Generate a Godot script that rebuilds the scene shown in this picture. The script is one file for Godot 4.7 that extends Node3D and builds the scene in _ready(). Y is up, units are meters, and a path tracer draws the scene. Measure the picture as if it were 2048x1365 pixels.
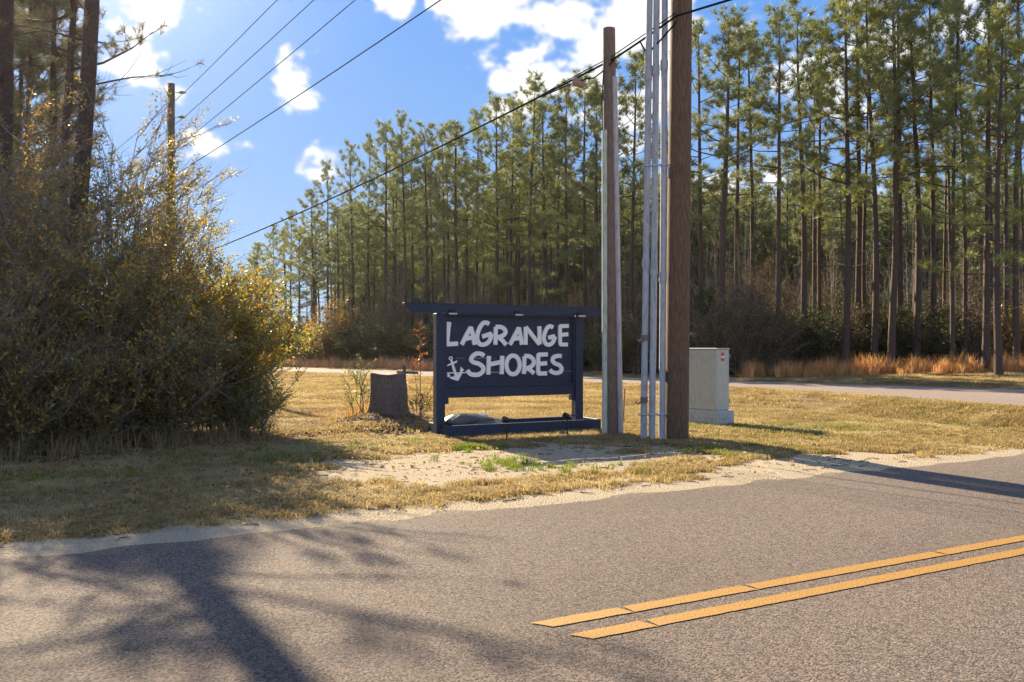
extends Node3D
# A neighbourhood entrance sign by a country road, pinewood behind. Units are metres, y is up, the camera stands at x = z = 0.

const ROAD_S := Vector3(0.88, 0.0, -0.475)      # along the near road
const ROAD_T := Vector3(-0.475, 0.0, -0.88)     # across the near road, away from the camera
const SIDE_N := Vector3(0.68, 0.0, -0.733)      # across the side road, away from the camera
const EDGE := 6.33                              # far edge of the near road, along ROAD_T
const SIGN_TURN := 0.463

var rng := RandomNumberGenerator.new()
var mats := {}
var used := {}
var grain := FastNoiseLite.new()
var broad := FastNoiseLite.new()


# ------------------------------------------------------------------ meshes
class MB:
	var v := PackedVector3Array()
	var n := PackedVector3Array()
	var c := PackedColorArray()
	var u := PackedVector2Array()
	var tint := Color.WHITE

	func tri(a: Vector3, b: Vector3, d: Vector3, out: Vector3) -> void:
		var f := (b - a).cross(d - a)
		if f.length_squared() < 1e-16:
			return
		f = f.normalized()
		# front faces run clockwise: the cross product of a listed face points inwards
		if f.dot(out) < 0.0:
			f = -f
			v.append_array([a, b, d])
		else:
			v.append_array([a, d, b])
		n.append_array([f, f, f])
		c.append_array([tint, tint, tint])
		u.append_array([Vector2.ZERO, Vector2.ZERO, Vector2.ZERO])

	func quad(a: Vector3, b: Vector3, d: Vector3, e: Vector3, out: Vector3) -> void:
		tri(a, b, d, out)
		tri(a, d, e, out)

	# a box with chamfered edges, placed by a transform
	func box(size: Vector3, at: Transform3D, bevel := 0.004) -> void:
		var h := size / 2.0
		var b := minf(bevel, minf(h.x, minf(h.y, h.z)) * 0.9)
		var pt := func(s: Vector3, axis: int) -> Vector3:
			var q := s * (h - Vector3(b, b, b))
			q[axis] = s[axis] * h[axis]
			return at * q
		var turn := at.basis
		for axis in 3:
			var j := (axis + 1) % 3
			var k := (axis + 2) % 3
			for s in [-1.0, 1.0]:
				var cs := []
				for jk in [[-1, -1], [1, -1], [1, 1], [-1, 1]]:
					var q := Vector3()
					q[axis] = s
					q[j] = jk[0]
					q[k] = jk[1]
					cs.append(q)
				var o := Vector3()
				o[axis] = s
				quad(pt.call(cs[0], axis), pt.call(cs[1], axis), pt.call(cs[2], axis), pt.call(cs[3], axis), turn * o)
			for sj in [-1.0, 1.0]:
				for sk in [-1.0, 1.0]:
					var p := Vector3()
					var q := Vector3()
					p[axis] = -1.0
					q[axis] = 1.0
					p[j] = sj
					q[j] = sj
					p[k] = sk
					q[k] = sk
					var o := Vector3()
					o[j] = sj
					o[k] = sk
					quad(pt.call(p, j), pt.call(q, j), pt.call(q, k), pt.call(p, k), turn * o)
		for sx in [-1.0, 1.0]:
			for sy in [-1.0, 1.0]:
				for sz in [-1.0, 1.0]:
					var s := Vector3(sx, sy, sz)
					tri(pt.call(s, 0), pt.call(s, 1), pt.call(s, 2), turn * s)

	# a tube through points; radii follow; lumps vary the radius
	func tube(p: PackedVector3Array, r: PackedFloat32Array, sides: int, capped := true, lump: FastNoiseLite = null, lump_by := 0.0) -> void:
		var rings := []
		var norms := []
		var side := Vector3.RIGHT
		for i in p.size():
			var d := (p[mini(i + 1, p.size() - 1)] - p[maxi(i - 1, 0)]).normalized()
			if i == 0:
				side = d.cross(Vector3(0.31, 0.17, 0.93)).normalized()
			side = (side - d * side.dot(d)).normalized()
			var up := d.cross(side)
			var ring := PackedVector3Array()
			var rn := PackedVector3Array()
			for k in sides + 1:
				var a := TAU * (k % sides) / sides
				var o := side * cos(a) + up * sin(a)
				var rr := r[i]
				if lump:
					var q := p[i] + o * r[i]
					rr *= 1.0 + lump_by * lump.get_noise_3d(q.x * 10.0, q.y * 2.0, q.z * 10.0)
				ring.append(p[i] + o * rr)
				rn.append(o)
			rings.append(ring)
			norms.append(rn)
		var along := 0.0
		for i in p.size() - 1:
			var next := along + p[i].distance_to(p[i + 1])
			var a: PackedVector3Array = rings[i]
			var b: PackedVector3Array = rings[i + 1]
			var an: PackedVector3Array = norms[i]
			var bn: PackedVector3Array = norms[i + 1]
			for k in sides:
				v.append_array([a[k], b[k], a[k + 1], b[k], b[k + 1], a[k + 1]])
				n.append_array([an[k], bn[k], an[k + 1], bn[k], bn[k + 1], an[k + 1]])
				c.append_array([tint, tint, tint, tint, tint, tint])
				var w := TAU * r[0] / sides
				u.append_array([Vector2(k * w, along), Vector2(k * w, next), Vector2(k * w + w, along), Vector2(k * w, next), Vector2(k * w + w, next), Vector2(k * w + w, along)])
			along = next
		if capped:
			for end in [0, p.size() - 1]:
				var d: Vector3 = (p[1] - p[0]).normalized() * -1.0 if end == 0 else (p[-1] - p[-2]).normalized()
				var ring: PackedVector3Array = rings[end]
				for k in range(1, sides - 1):
					tri(ring[0], ring[k], ring[k + 1], d)

	# a flat outline in the xy plane between z0 and z1
	func prism(poly: PackedVector2Array, z0: float, z1: float, bevel := 0.0) -> void:
		var face := poly
		if bevel > 0.0:
			var shrunk := Geometry2D.offset_polygon(poly, -bevel)
			if shrunk.size() == 1 and shrunk[0].size() == poly.size():
				face = shrunk[0]
		var t := Geometry2D.triangulate_polygon(poly)
		for i in range(0, t.size(), 3):
			var a := poly[t[i]]
			var b := poly[t[i + 1]]
			var d := poly[t[i + 2]]
			tri(Vector3(a.x, a.y, z1), Vector3(b.x, b.y, z1), Vector3(d.x, d.y, z1), Vector3.BACK)
			tri(Vector3(a.x, a.y, z0), Vector3(b.x, b.y, z0), Vector3(d.x, d.y, z0), Vector3.FORWARD)
		var ccw := not Geometry2D.is_polygon_clockwise(poly)
		for i in poly.size():
			var a := poly[i]
			var b := poly[(i + 1) % poly.size()]
			var e := b - a
			var o := Vector3(e.y, -e.x, 0) if ccw else Vector3(-e.y, e.x, 0)
			quad(Vector3(a.x, a.y, z0), Vector3(b.x, b.y, z0), Vector3(b.x, b.y, z1), Vector3(a.x, a.y, z1), o)

	func mesh(colors := false, normals := true) -> ArrayMesh:
		var a := []
		a.resize(Mesh.ARRAY_MAX)
		a[Mesh.ARRAY_VERTEX] = v
		if normals:
			a[Mesh.ARRAY_NORMAL] = n
			a[Mesh.ARRAY_TEX_UV] = u
		if colors:
			a[Mesh.ARRAY_COLOR] = c
		var m := ArrayMesh.new()
		m.add_surface_from_arrays(Mesh.PRIMITIVE_TRIANGLES, a)
		return m


# a heap of small triangles (leaves, needles), each with a colour
class Heap:
	var v := PackedVector3Array()
	var c := PackedColorArray()

	func add(at: Transform3D, what: Heap) -> void:
		v.append_array(at * what.v)
		c.append_array(what.c)

	func mesh() -> ArrayMesh:
		var a := []
		a.resize(Mesh.ARRAY_MAX)
		a[Mesh.ARRAY_VERTEX] = v
		a[Mesh.ARRAY_COLOR] = c
		var m := ArrayMesh.new()
		m.add_surface_from_arrays(Mesh.PRIMITIVE_TRIANGLES, a)
		return m


# ------------------------------------------------------------------ naming
func numbered(called: String) -> String:
	var k: int = used.get(called, 0)
	used[called] = k + 1
	return called if k == 0 else "%s_%03d" % [called, k]


func tag(o: Node, label: String, category := "", group := "", kind := "") -> Node:
	if label:
		o.set_meta("label", label)
	if category:
		o.set_meta("category", category)
	if group:
		o.set_meta("group", group)
	if kind:
		o.set_meta("kind", kind)
	return o


func thing(called: String, at: Vector3, turn := 0.0) -> Node3D:
	var o := Node3D.new()
	o.name = numbered(called)
	add_child(o)
	o.position = at
	o.rotation.y = turn
	return o


func part(called: String, m: Mesh, mat: Material, parent: Node = null, kind := "") -> MeshInstance3D:
	var o := MeshInstance3D.new()
	o.mesh = m
	o.material_override = mat
	if parent == null:
		o.name = numbered(called)
		add_child(o)
	else:
		o.name = called
		var k := 1
		while parent.has_node(NodePath(String(o.name))):
			o.name = "%s_%03d" % [called, k]
			k += 1
		parent.add_child(o)
	if kind:
		o.set_meta("kind", kind)
	return o


func scatter(called: String, m: Mesh, mat: Material, where: Array, tints: Array, parent: Node = null) -> MultiMeshInstance3D:
	var mm := MultiMesh.new()
	mm.transform_format = MultiMesh.TRANSFORM_3D
	mm.use_colors = true
	mm.mesh = m
	mm.instance_count = where.size()
	for i in where.size():
		mm.set_instance_transform(i, where[i])
		mm.set_instance_color(i, tints[i])
	var o := MultiMeshInstance3D.new()
	o.multimesh = mm
	o.material_override = mat
	if parent == null:
		o.name = numbered(called)
		add_child(o)
	else:
		o.name = called
		parent.add_child(o, true)
	o.set_meta("kind", "stuff")
	return o


func V(x: float, y: float) -> Vector2:
	return Vector2(x, y)


func rnd(a: float, b: float) -> float:
	return rng.randf_range(a, b)


func lin(r: float, g: float, b: float) -> Color:
	return Color(r, g, b).linear_to_srgb()


# ------------------------------------------------------------------ materials
func noise_tex(kind: int, freq: float, octaves: int, stops: Array, size := 512, seedv := 1, ret := -1) -> NoiseTexture2D:
	var f := FastNoiseLite.new()
	f.noise_type = kind
	f.frequency = freq
	f.fractal_octaves = octaves
	if octaves == 1:
		f.fractal_type = FastNoiseLite.FRACTAL_NONE
	f.seed = seedv
	if ret >= 0:
		f.cellular_return_type = ret
	var t := NoiseTexture2D.new()
	t.width = size
	t.height = size
	t.seamless = true
	t.seamless_blend_skirt = 0.1
	t.noise = f
	if stops:
		var g := Gradient.new()
		var offs := PackedFloat32Array()
		var cols := PackedColorArray()
		for s in stops:
			offs.append(s[0])
			cols.append(s[1])
		g.offsets = offs
		g.colors = cols
		t.color_ramp = g
	return t


func grey(x: float) -> Color:
	return Color(x, x, x)


func paint(col: Color, rough := 0.6, tex: Texture2D = null, scale := Vector3.ONE, bump: Texture2D = null, depth := 0.0) -> StandardMaterial3D:
	var m := StandardMaterial3D.new()
	m.albedo_color = col.linear_to_srgb()
	m.roughness = rough
	if tex:
		m.albedo_texture = tex
	if tex or bump:
		m.uv1_triplanar = true
		m.uv1_scale = scale
	if bump:
		m.heightmap_enabled = true
		m.heightmap_texture = bump
		m.heightmap_scale = depth
	return m


func leafy(rough: float, through: float) -> StandardMaterial3D:
	var m := StandardMaterial3D.new()
	m.vertex_color_use_as_albedo = true
	m.roughness = rough
	m.cull_mode = BaseMaterial3D.CULL_DISABLED
	m.backlight_enabled = true
	m.backlight = Color(through, through, through * 0.9)
	return m


func make_materials() -> void:
	var streak := noise_tex(FastNoiseLite.TYPE_SIMPLEX, 0.02, 5, [[0.0, grey(0.55)], [0.5, grey(0.85)], [1.0, grey(1.0)]], 512, 3)
	var fine := noise_tex(FastNoiseLite.TYPE_SIMPLEX, 0.03, 5, [], 512, 4)
	var blotch := noise_tex(FastNoiseLite.TYPE_SIMPLEX, 0.012, 5, [[0.0, grey(0.72)], [0.45, grey(0.95)], [1.0, grey(1.0)]], 512, 5)
	var bark := noise_tex(FastNoiseLite.TYPE_CELLULAR, 0.03, 3, [[0.0, Color(0.42, 0.40, 0.40)], [0.4, Color(0.75, 0.68, 0.62)], [1.0, Color(1.0, 0.9, 0.82)]], 512, 6)
	mats.navy = paint(Color(0.019, 0.031, 0.066), 0.6, blotch, Vector3(0.8, 6.0, 6.0), fine, 0.06)
	mats.letter = paint(Color(0.90, 0.88, 0.84), 0.55)
	mats.black = paint(Color(0.012, 0.012, 0.013), 0.4)
	mats.lens = paint(Color(0.62, 0.64, 0.66), 0.25)
	mats.pole = paint(Color(0.215, 0.135, 0.078), 0.85, noise_tex(FastNoiseLite.TYPE_SIMPLEX, 0.02, 5, [[0.0, Color(0.5, 0.47, 0.45)], [0.5, Color(0.82, 0.78, 0.75)], [1.0, Color(1.0, 1.0, 1.0)]], 512, 12), Vector3(5.0, 0.35, 5.0), fine, 0.25)
	mats.old_pole = paint(Color(0.25, 0.18, 0.135), 0.9, streak, Vector3(7.0, 0.35, 7.0), streak, 0.5)
	mats.far_pole = paint(Color(0.16, 0.125, 0.095), 0.9, streak, Vector3(6.0, 0.4, 6.0))
	mats.pvc = paint(Color(0.43, 0.44, 0.46), 0.85, blotch, Vector3(2.0, 0.5, 2.0))
	mats.guard_green = paint(Color(0.50, 0.56, 0.47), 0.8, blotch, Vector3(3.0, 0.5, 3.0))
	mats.guard_grey = paint(Color(0.46, 0.44, 0.45), 0.85, blotch, Vector3(3.0, 0.5, 3.0))
	mats.steel = paint(Color(0.42, 0.42, 0.41), 0.45)
	mats.steel.metallic = 0.6
	mats.tape = paint(Color(0.30, 0.24, 0.20), 0.6, streak, Vector3(6, 6, 6))
	mats.wire = paint(Color(0.016, 0.016, 0.018), 1.0)
	mats.wire.metallic_specular = 0.1
	mats.splice = paint(Color(0.34, 0.22, 0.15), 0.7)
	mats.cabinet = paint(Color(0.50, 0.51, 0.42), 0.5, noise_tex(FastNoiseLite.TYPE_SIMPLEX, 0.015, 5, [[0.0, Color(0.86, 0.84, 0.8)], [0.4, Color(0.96, 0.955, 0.95)], [1.0, Color(1, 1, 1)]], 512, 15), Vector3(2.6, 0.5, 2.6))
	mats.cab_base = paint(Color(0.47, 0.49, 0.44), 0.8, blotch, Vector3(2, 2, 2))
	mats.red = paint(Color(0.62, 0.06, 0.035), 0.5)
	mats.white = paint(Color(0.75, 0.74, 0.72), 0.5)
	mats.stake = paint(Color(0.45, 0.28, 0.16), 0.8)
	mats.orange = paint(Color(0.75, 0.15, 0.04), 0.7)
	mats.bag = paint(Color(0.085, 0.075, 0.06), 0.36, blotch, Vector3(3, 3, 3))
	mats.bark = paint(Color(0.165, 0.135, 0.115), 0.95, bark, Vector3(3.2, 0.9, 3.2), bark, 2.0)
	mats.stump = paint(Color(0.25, 0.20, 0.17), 0.95, streak, Vector3(5.0, 0.8, 5.0), bark, 1.5)
	mats.cut = paint(Color(0.42, 0.32, 0.22), 0.9, streak, Vector3(4, 4, 4))
	mats.twig = paint(Color(0.16, 0.125, 0.10), 0.9)
	mats.pale_twig = paint(Color(0.26, 0.22, 0.19), 0.9)
	mats.bush_twig = paint(Color(0.24, 0.195, 0.16), 0.85)
	mats.soil = paint(Color(0.10, 0.072, 0.05), 1.0, streak, Vector3(5, 5, 5), fine, 1.5)
	mats.needle = leafy(0.55, 0.75)
	mats.leaf = leafy(0.38, 1.0)
	mats.dark_leaf = leafy(0.65, 0.6)
	mats.dark_leaf.metallic_specular = 0.3
	mats.dry = leafy(0.7, 1.0)
	# worn asphalt: stones of many tones in a dark binder
	var a := StandardMaterial3D.new()
	a.vertex_color_use_as_albedo = true
	a.albedo_texture = noise_tex(FastNoiseLite.TYPE_CELLULAR, 0.24, 1, [[0.0, lin(0.25, 0.24, 0.24)], [0.35, lin(0.5, 0.46, 0.43)], [0.6, lin(0.72, 0.64, 0.57)], [0.85, lin(0.9, 0.82, 0.72)], [1.0, lin(1, 0.98, 0.95)]], 1024, 21, FastNoiseLite.RETURN_CELL_VALUE)
	a.roughness = 0.9
	a.metallic_specular = 0.3
	a.heightmap_enabled = true
	a.heightmap_texture = noise_tex(FastNoiseLite.TYPE_CELLULAR, 0.24, 1, [[0.0, Color.WHITE], [1.0, Color.BLACK]], 1024, 21, FastNoiseLite.RETURN_DISTANCE)
	a.heightmap_scale = 0.45
	a.uv1_scale = Vector3(0.42, 0.42, 1)
	mats.asphalt = a
	var far := a.duplicate()
	far.heightmap_enabled = false
	mats.asphalt_far = far
	var g := StandardMaterial3D.new()
	g.vertex_color_use_as_albedo = true
	g.albedo_texture = noise_tex(FastNoiseLite.TYPE_SIMPLEX, 0.05, 5, [[0.0, lin(0.5, 0.48, 0.45)], [0.45, lin(0.9, 0.88, 0.86)], [1.0, lin(1, 1, 1)]], 1024, 31)
	g.roughness = 1.0
	g.metallic_specular = 0.2
	g.uv1_triplanar = true
	g.uv1_world_triplanar = true
	g.uv1_scale = Vector3(0.55, 0.55, 0.55)
	g.heightmap_enabled = true
	g.heightmap_texture = noise_tex(FastNoiseLite.TYPE_SIMPLEX, 0.06, 5, [], 1024, 32)
	g.heightmap_scale = 1.8
	mats.ground = g
	mats.yellow = paint(Color(0.34, 0.165, 0.014), 0.7, noise_tex(FastNoiseLite.TYPE_SIMPLEX, 0.08, 4, [[0.0, Color(0.45, 0.45, 0.5)], [0.32, Color(0.78, 0.78, 0.8)], [0.5, grey(0.97)], [1.0, grey(1.0)]], 512, 41), Vector3(1.5, 1.5, 1.5), noise_tex(FastNoiseLite.TYPE_CELLULAR, 0.16, 1, [], 512, 42, FastNoiseLite.RETURN_DISTANCE), 0.1)
	mats.edge_white = paint(Color(0.6, 0.6, 0.58), 0.7, streak, Vector3(2, 2, 2))


# ------------------------------------------------------------------ sky: air and clouds
func make_sky(sun_to: Vector3) -> ImageTexture:
	var w := 2560
	var h := 1280
	var half := h / 2
	var mask := PackedFloat32Array()
	mask.resize(w * half)
	# clouds: azimuth and elevation in degrees, half-axes in degrees, thickness
	var blobs := [
		[0.5, 22.0, 4.6, 3.4, 1.25], [5.5, 20.5, 6.0, 5.0, 1.35], [3.4, 17.6, 5.0, 1.8, 1.15], [-1.0, 17.6, 3.4, 1.4, 0.7], [7.5, 16.0, 4.0, 2.6, 1.0], [2.5, 25.0, 6.0, 3.0, 1.3], [9.0, 24.5, 4.0, 3.0, 0.9],
		[1.0, 16.1, 2.0, 0.7, 0.7], [-14.0, 17.0, 1.7, 1.8, 0.8], [-18.8, 12.6, 2.8, 0.9, 0.95], [-12.6, 12.0, 1.8, 1.1, 1.0], [-23.3, 20.8, 2.7, 2.8, 1.05], [-22.8, 17.0, 2.6, 1.8, 1.05], [-8.5, 21.8, 1.4, 1.5, 0.7],
		[13.5, 21.0, 2.6, 1.6, 0.8], [0.6, 15.7, 2.4, 1.0, 0.95], [4.5, 15.2, 2.5, 1.0, 0.95], [20, 16, 5, 2, 0.8], [27, 19, 6, 3, 0.9], [14, 10, 6, 1.6, 0.8], [25, 8, 8, 1.6, 0.9], [-4, 8, 6, 1.0, 0.8], [-28, 24, 4, 3, 0.8]]
	for k in 120:  # unseen clouds outside the view, added in number to brighten the shaded sides
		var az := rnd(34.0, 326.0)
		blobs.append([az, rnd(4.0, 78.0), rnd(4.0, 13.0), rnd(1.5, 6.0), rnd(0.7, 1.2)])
	var per := w / 360.0
	for b in blobs:
		var cx: float = b[0] / 360.0 * w
		var cy: float = half - b[1] * per
		var rx: float = b[2] * per / cos(deg_to_rad(minf(b[1], 70.0))) * 1.3
		var ry: float = b[3] * per * 1.3
		for y in range(maxi(0, int(cy - ry)), mini(half, int(cy + ry) + 1)):
			for x in range(int(cx - rx), int(cx + rx) + 1):
				var q := (x - cx) * (x - cx) / (rx * rx) + (y - cy) * (y - cy) / (ry * ry)
				if q < 1.0:
					var at := y * w + posmod(x, w)
					mask[at] = maxf(mask[at], b[4] * pow(1.0 - q, 0.75))
	var n := FastNoiseLite.new()
	n.seed = 11
	n.frequency = 0.03
	n.fractal_octaves = 6
	n.fractal_gain = 0.58
	var data := PackedFloat32Array()
	data.resize(w * h * 3)
	for y in half:
		var el := PI / 2.0 - PI * (y + 0.5) / h
		var ce := cos(el)
		var se := sin(el)
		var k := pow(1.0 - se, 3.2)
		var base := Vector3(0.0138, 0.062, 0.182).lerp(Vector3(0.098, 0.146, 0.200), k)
		for x in w:
			var az := (x + 0.5) / w * TAU
			var d := Vector3(sin(az) * ce, se, -cos(az) * ce)
			var near := maxf(0.0, d.dot(sun_to))
			var col := base + Vector3(1.0, 0.93, 0.85) * (0.012 * pow(near, 8.0) + 0.25 * pow(near, 60.0))
			var m := mask[y * w + x]
			if m > 0.0:
				var q := d * 420.0
				var f := n.get_noise_3d(q.x, q.y * 1.4, q.z)
				var t := smoothstep(0.36, 0.86, m * 0.78 + f * 1.5)
				if t > 0.0:
					var g := 0.165 + 0.05 * t - 0.05 * n.get_noise_3d(q.x + 14.0, q.y * 1.4 + 25.0, q.z) + 0.03 * near
					col = col.lerp(Vector3(g * 1.0, g * 1.005, g * 1.03), t * 0.97)
			var i := (y * w + x) * 3
			data[i] = col.x
			data[i + 1] = col.y
			data[i + 2] = col.z
	for y in range(half, h):
		for x in w:
			var i := (y * w + x) * 3
			data[i] = 0.10
			data[i + 1] = 0.085
			data[i + 2] = 0.06
	return ImageTexture.create_from_image(Image.create_from_data(w, h, false, Image.FORMAT_RGBF, data.to_byte_array()))


# ------------------------------------------------------------------ ground
func road_s(x: float, z: float) -> float:
	return ROAD_S.x * x + ROAD_S.z * z


func road_t(x: float, z: float) -> float:
	return ROAD_T.x * x + ROAD_T.z * z


func side_n(x: float, z: float) -> float:
	return SIDE_N.x * x + SIDE_N.z * z


func side_near(x: float, z: float) -> float:      # near edge of the side road, flaring to the junction on the right
	var along := -0.733 * x - 0.68 * z            # grows to the left and away
	return 24.35 - 5.6 * pow(clampf((15.5 - along) / 14.0, 0.0, 1.0), 1.6)


func bump(x: float, z: float, cx: float, cz: float, r: float) -> float:
	return exp(-((x - cx) * (x - cx) + (z - cz) * (z - cz)) / (r * r))


func height(x: float, z: float) -> float:
	var t := road_t(x, z)
	var off := t - EDGE
	if off < -0.45 and t > 0.2:
		return -0.03
	var g := grain.get_noise_2d(x * 9.0, z * 9.0)
	var b := broad.get_noise_2d(x * 4.0, z * 4.0)
	var y := 0.0
	if t > 0.2:
		y = lerpf(-0.03, 0.004, smoothstep(-0.45, 0.05, off)) + 0.010 * smoothstep(0.0, 0.3, off) - 0.016 * smoothstep(2.0, 4.0, off) + 0.012 * g * smoothstep(-0.5, -0.1, off) + 0.02 * b * smoothstep(0.2, 1.5, off)
	var near := side_near(x, z) - side_n(x, z)
	y += 0.06 * smoothstep(4.0, 0.5, near) * smoothstep(0.5, 2.0, off)
	if near > 0.0:
		y -= 0.24 * exp(-pow((near - 3.4) / 1.1, 2.0)) * smoothstep(3.0, 6.0, x) * smoothstep(1.0, 3.0, off)
		y += 0.10 * exp(-pow((near - 1.6) / 1.0, 2.0)) * smoothstep(3.0, 6.0, x) * smoothstep(1.0, 3.0, off)
	y += 0.2 * bump(x, z, -2.1, -14.3, 1.0) + 0.06 * bump(x, z, -2.0, -13.5, 0.7) + 0.05 * bump(x, z, -5.5, -11.0, 2.5)
	var n := side_n(x, z)
	if n > side_near(x, z) - 0.25 and n < 29.7:
		y = minf(y, 0.02)
	if n > 29.7:
		y += 0.10 * b + 0.3 * smoothstep(32.0, 40.0, n)
	return y


func sandiness(x: float, z: float) -> float:
	var off := road_t(x, z) - EDGE
	var s := road_s(x, z)
	var g := grain.get_noise_2d(x * 3.0 + 50.0, z * 3.0)
	var f := grain.get_noise_2d(x * 14.0 + 9.0, z * 14.0)
	var strip := 1.0 - smoothstep(0.22, 0.60 + 0.3 * g, off + 0.2 * f)
	var px := (s - 4.9) / 2.9
	var pz := (off - 2.3) / 2.3
	var patch := 1.15 - (px * px + pz * pz)
	patch = clampf(patch, 0.0, 1.0)
	var qx := (s - 7.6) / 2.3
	var qz := (off - 0.6) / 0.75
	patch = maxf(patch, clampf(1.1 - qx * qx - qz * qz, 0.0, 1.0))
	return clampf(maxf(strip, smoothstep(0.27, 0.68, patch + 0.75 * g + 0.55 * f - 0.28 * exp(-pow((off - 1.15) / 0.3, 2.0)))), 0.0, 1.0)


func mulchiness(x: float, z: float) -> float:
	var f := grain.get_noise_2d(x * 8.0, z * 8.0 + 70.0)
	var m := maxf(bump(x, z, -2.0, -14.0, 1.15), 0.9 * bump(x, z, -1.7, -12.9, 0.75))
	m = maxf(m, 0.9 * bump(x, z, -3.0, -12.4, 0.7))
	m = maxf(m, maxf(bump(x, z, -4.9, -11.4, 1.3), bump(x, z, -6.6, -9.8, 1.6)))
	m = maxf(m, bump(x, z, -5.6, -10.6, 1.4))
	m = maxf(m, 0.8 * bump(x, z, 1.55, -13.0, 0.4))
	m = maxf(m, 0.85 * bump(x, z, 2.3, -12.2, 0.45))
	return clampf(smoothstep(0.35, 0.75, m + 0.3 * f), 0.0, 1.0)


func greenness(x: float, z: float) -> float:
	var g := broad.get_noise_2d(x * 9.0 + 31.0, z * 9.0)
	var m := 0.45 * bump(x, z, -3.2, -10.0, 1.1) + 0.9 * bump(x, z, -1.55, -11.6, 0.5) + 0.55 * bump(x, z, 5.0, -13.2, 2.2) + 0.5 * bump(x, z, 8.5, -15.5, 2.2) + 0.35 * bump(x, z, 3.0, -10.8, 1.0)
	return clampf(m + 0.65 * g - 0.02, 0.0, 1.0)


func axis(lo: float, hi: float, core_lo: float, core_hi: float, step: float) -> PackedFloat32Array:
	var left := PackedFloat32Array()
	var p := core_lo
	var d := step
	while p > lo:
		d *= 1.09
		p -= d
		left.append(p)
	left.reverse()
	p = core_lo
	while p <= core_hi:
		left.append(p)
		p += step
	d = step
	while p < hi:
		left.append(p)
		d *= 1.09
		p += d
	left.append(hi)
	return left


func make_ground() -> void:
	var xs := axis(-420.0, 420.0, -15.0, 15.0, 0.10)
	var zs := axis(-600.0, 120.0, -34.0, -4.0, 0.10)
	var v := PackedVector3Array()
	var c := PackedColorArray()
	var nn := PackedVector3Array()
	var w := xs.size()
	for z in zs:
		for x in xs:
			v.append(Vector3(x, height(x, z), z))
			var sand := sandiness(x, z) if absf(x) < 22.0 and z > -24.0 else 0.0
			var mul := mulchiness(x, z) if absf(x) < 22.0 and z > -24.0 else 0.0
			var n := side_n(x, z)
			var tone := 1.0 + 0.22 * broad.get_noise_2d(x * 7.0, z * 7.0)
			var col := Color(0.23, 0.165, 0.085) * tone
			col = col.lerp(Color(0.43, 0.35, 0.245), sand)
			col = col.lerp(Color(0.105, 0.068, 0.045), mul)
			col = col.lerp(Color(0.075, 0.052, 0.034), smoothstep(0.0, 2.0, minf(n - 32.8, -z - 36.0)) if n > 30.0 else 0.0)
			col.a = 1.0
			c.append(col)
	var ix := PackedInt32Array()
	for j in zs.size() - 1:
		for i in w - 1:
			var a := j * w + i
			ix.append_array([a, a + 1, a + w, a + 1, a + w + 1, a + w])
	nn.resize(v.size())
	for j in zs.size():
		for i in w:
			var l := v[j * w + maxi(i - 1, 0)]
			var r := v[j * w + mini(i + 1, w - 1)]
			var d := v[maxi(j - 1, 0) * w + i]
			var e := v[mini(j + 1, zs.size() - 1) * w + i]
			var q := (e - d).cross(r - l).normalized()
			nn[j * w + i] = q if q.y > 0.0 else -q
	var arr := []
	arr.resize(Mesh.ARRAY_MAX)
	arr[Mesh.ARRAY_VERTEX] = v
	arr[Mesh.ARRAY_NORMAL] = nn
	arr[Mesh.ARRAY_COLOR] = c
	arr[Mesh.ARRAY_INDEX] = ix
	var m := ArrayMesh.new()
	m.add_surface_from_arrays(Mesh.PRIMITIVE_TRIANGLES, arr)
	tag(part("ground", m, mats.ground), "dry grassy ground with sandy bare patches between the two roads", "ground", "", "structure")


func sheet(poly: Callable, rows: int, cols: int, tone: Callable) -> ArrayMesh:
	var mb := MB.new()
	for j in rows:
		for i in cols:
			var q := []
			for o in [[0, 0], [1, 0], [1, 1], [0, 1]]:
				q.append(poly.call((i + o[0]) / float(cols), (j + o[1]) / float(rows)))
			for k in [0, 1, 2, 0, 2, 3]:
				var p: Vector3 = q[k]
				mb.v.append(p)
				mb.n.append(Vector3.UP)
				mb.c.append(tone.call(p))
				mb.u.append(Vector2(road_s(p.x, p.z), road_t(p.x, p.z)))
	# make the winding face up
	var a := mb.v[0]
	if (mb.v[1] - a).cross(mb.v[2] - a).y > 0.0:
		for k in range(0, mb.v.size(), 3):
			var p := mb.v[k + 1]
			mb.v[k + 1] = mb.v[k + 2]
			mb.v[k + 2] = p
			var cc := mb.c[k + 1]
			mb.c[k + 1] = mb.c[k + 2]
			mb.c[k + 2] = cc
			var uu := mb.u[k + 1]
			mb.u[k + 1] = mb.u[k + 2]
			mb.u[k + 2] = uu
	return mb.mesh(true)


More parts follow.
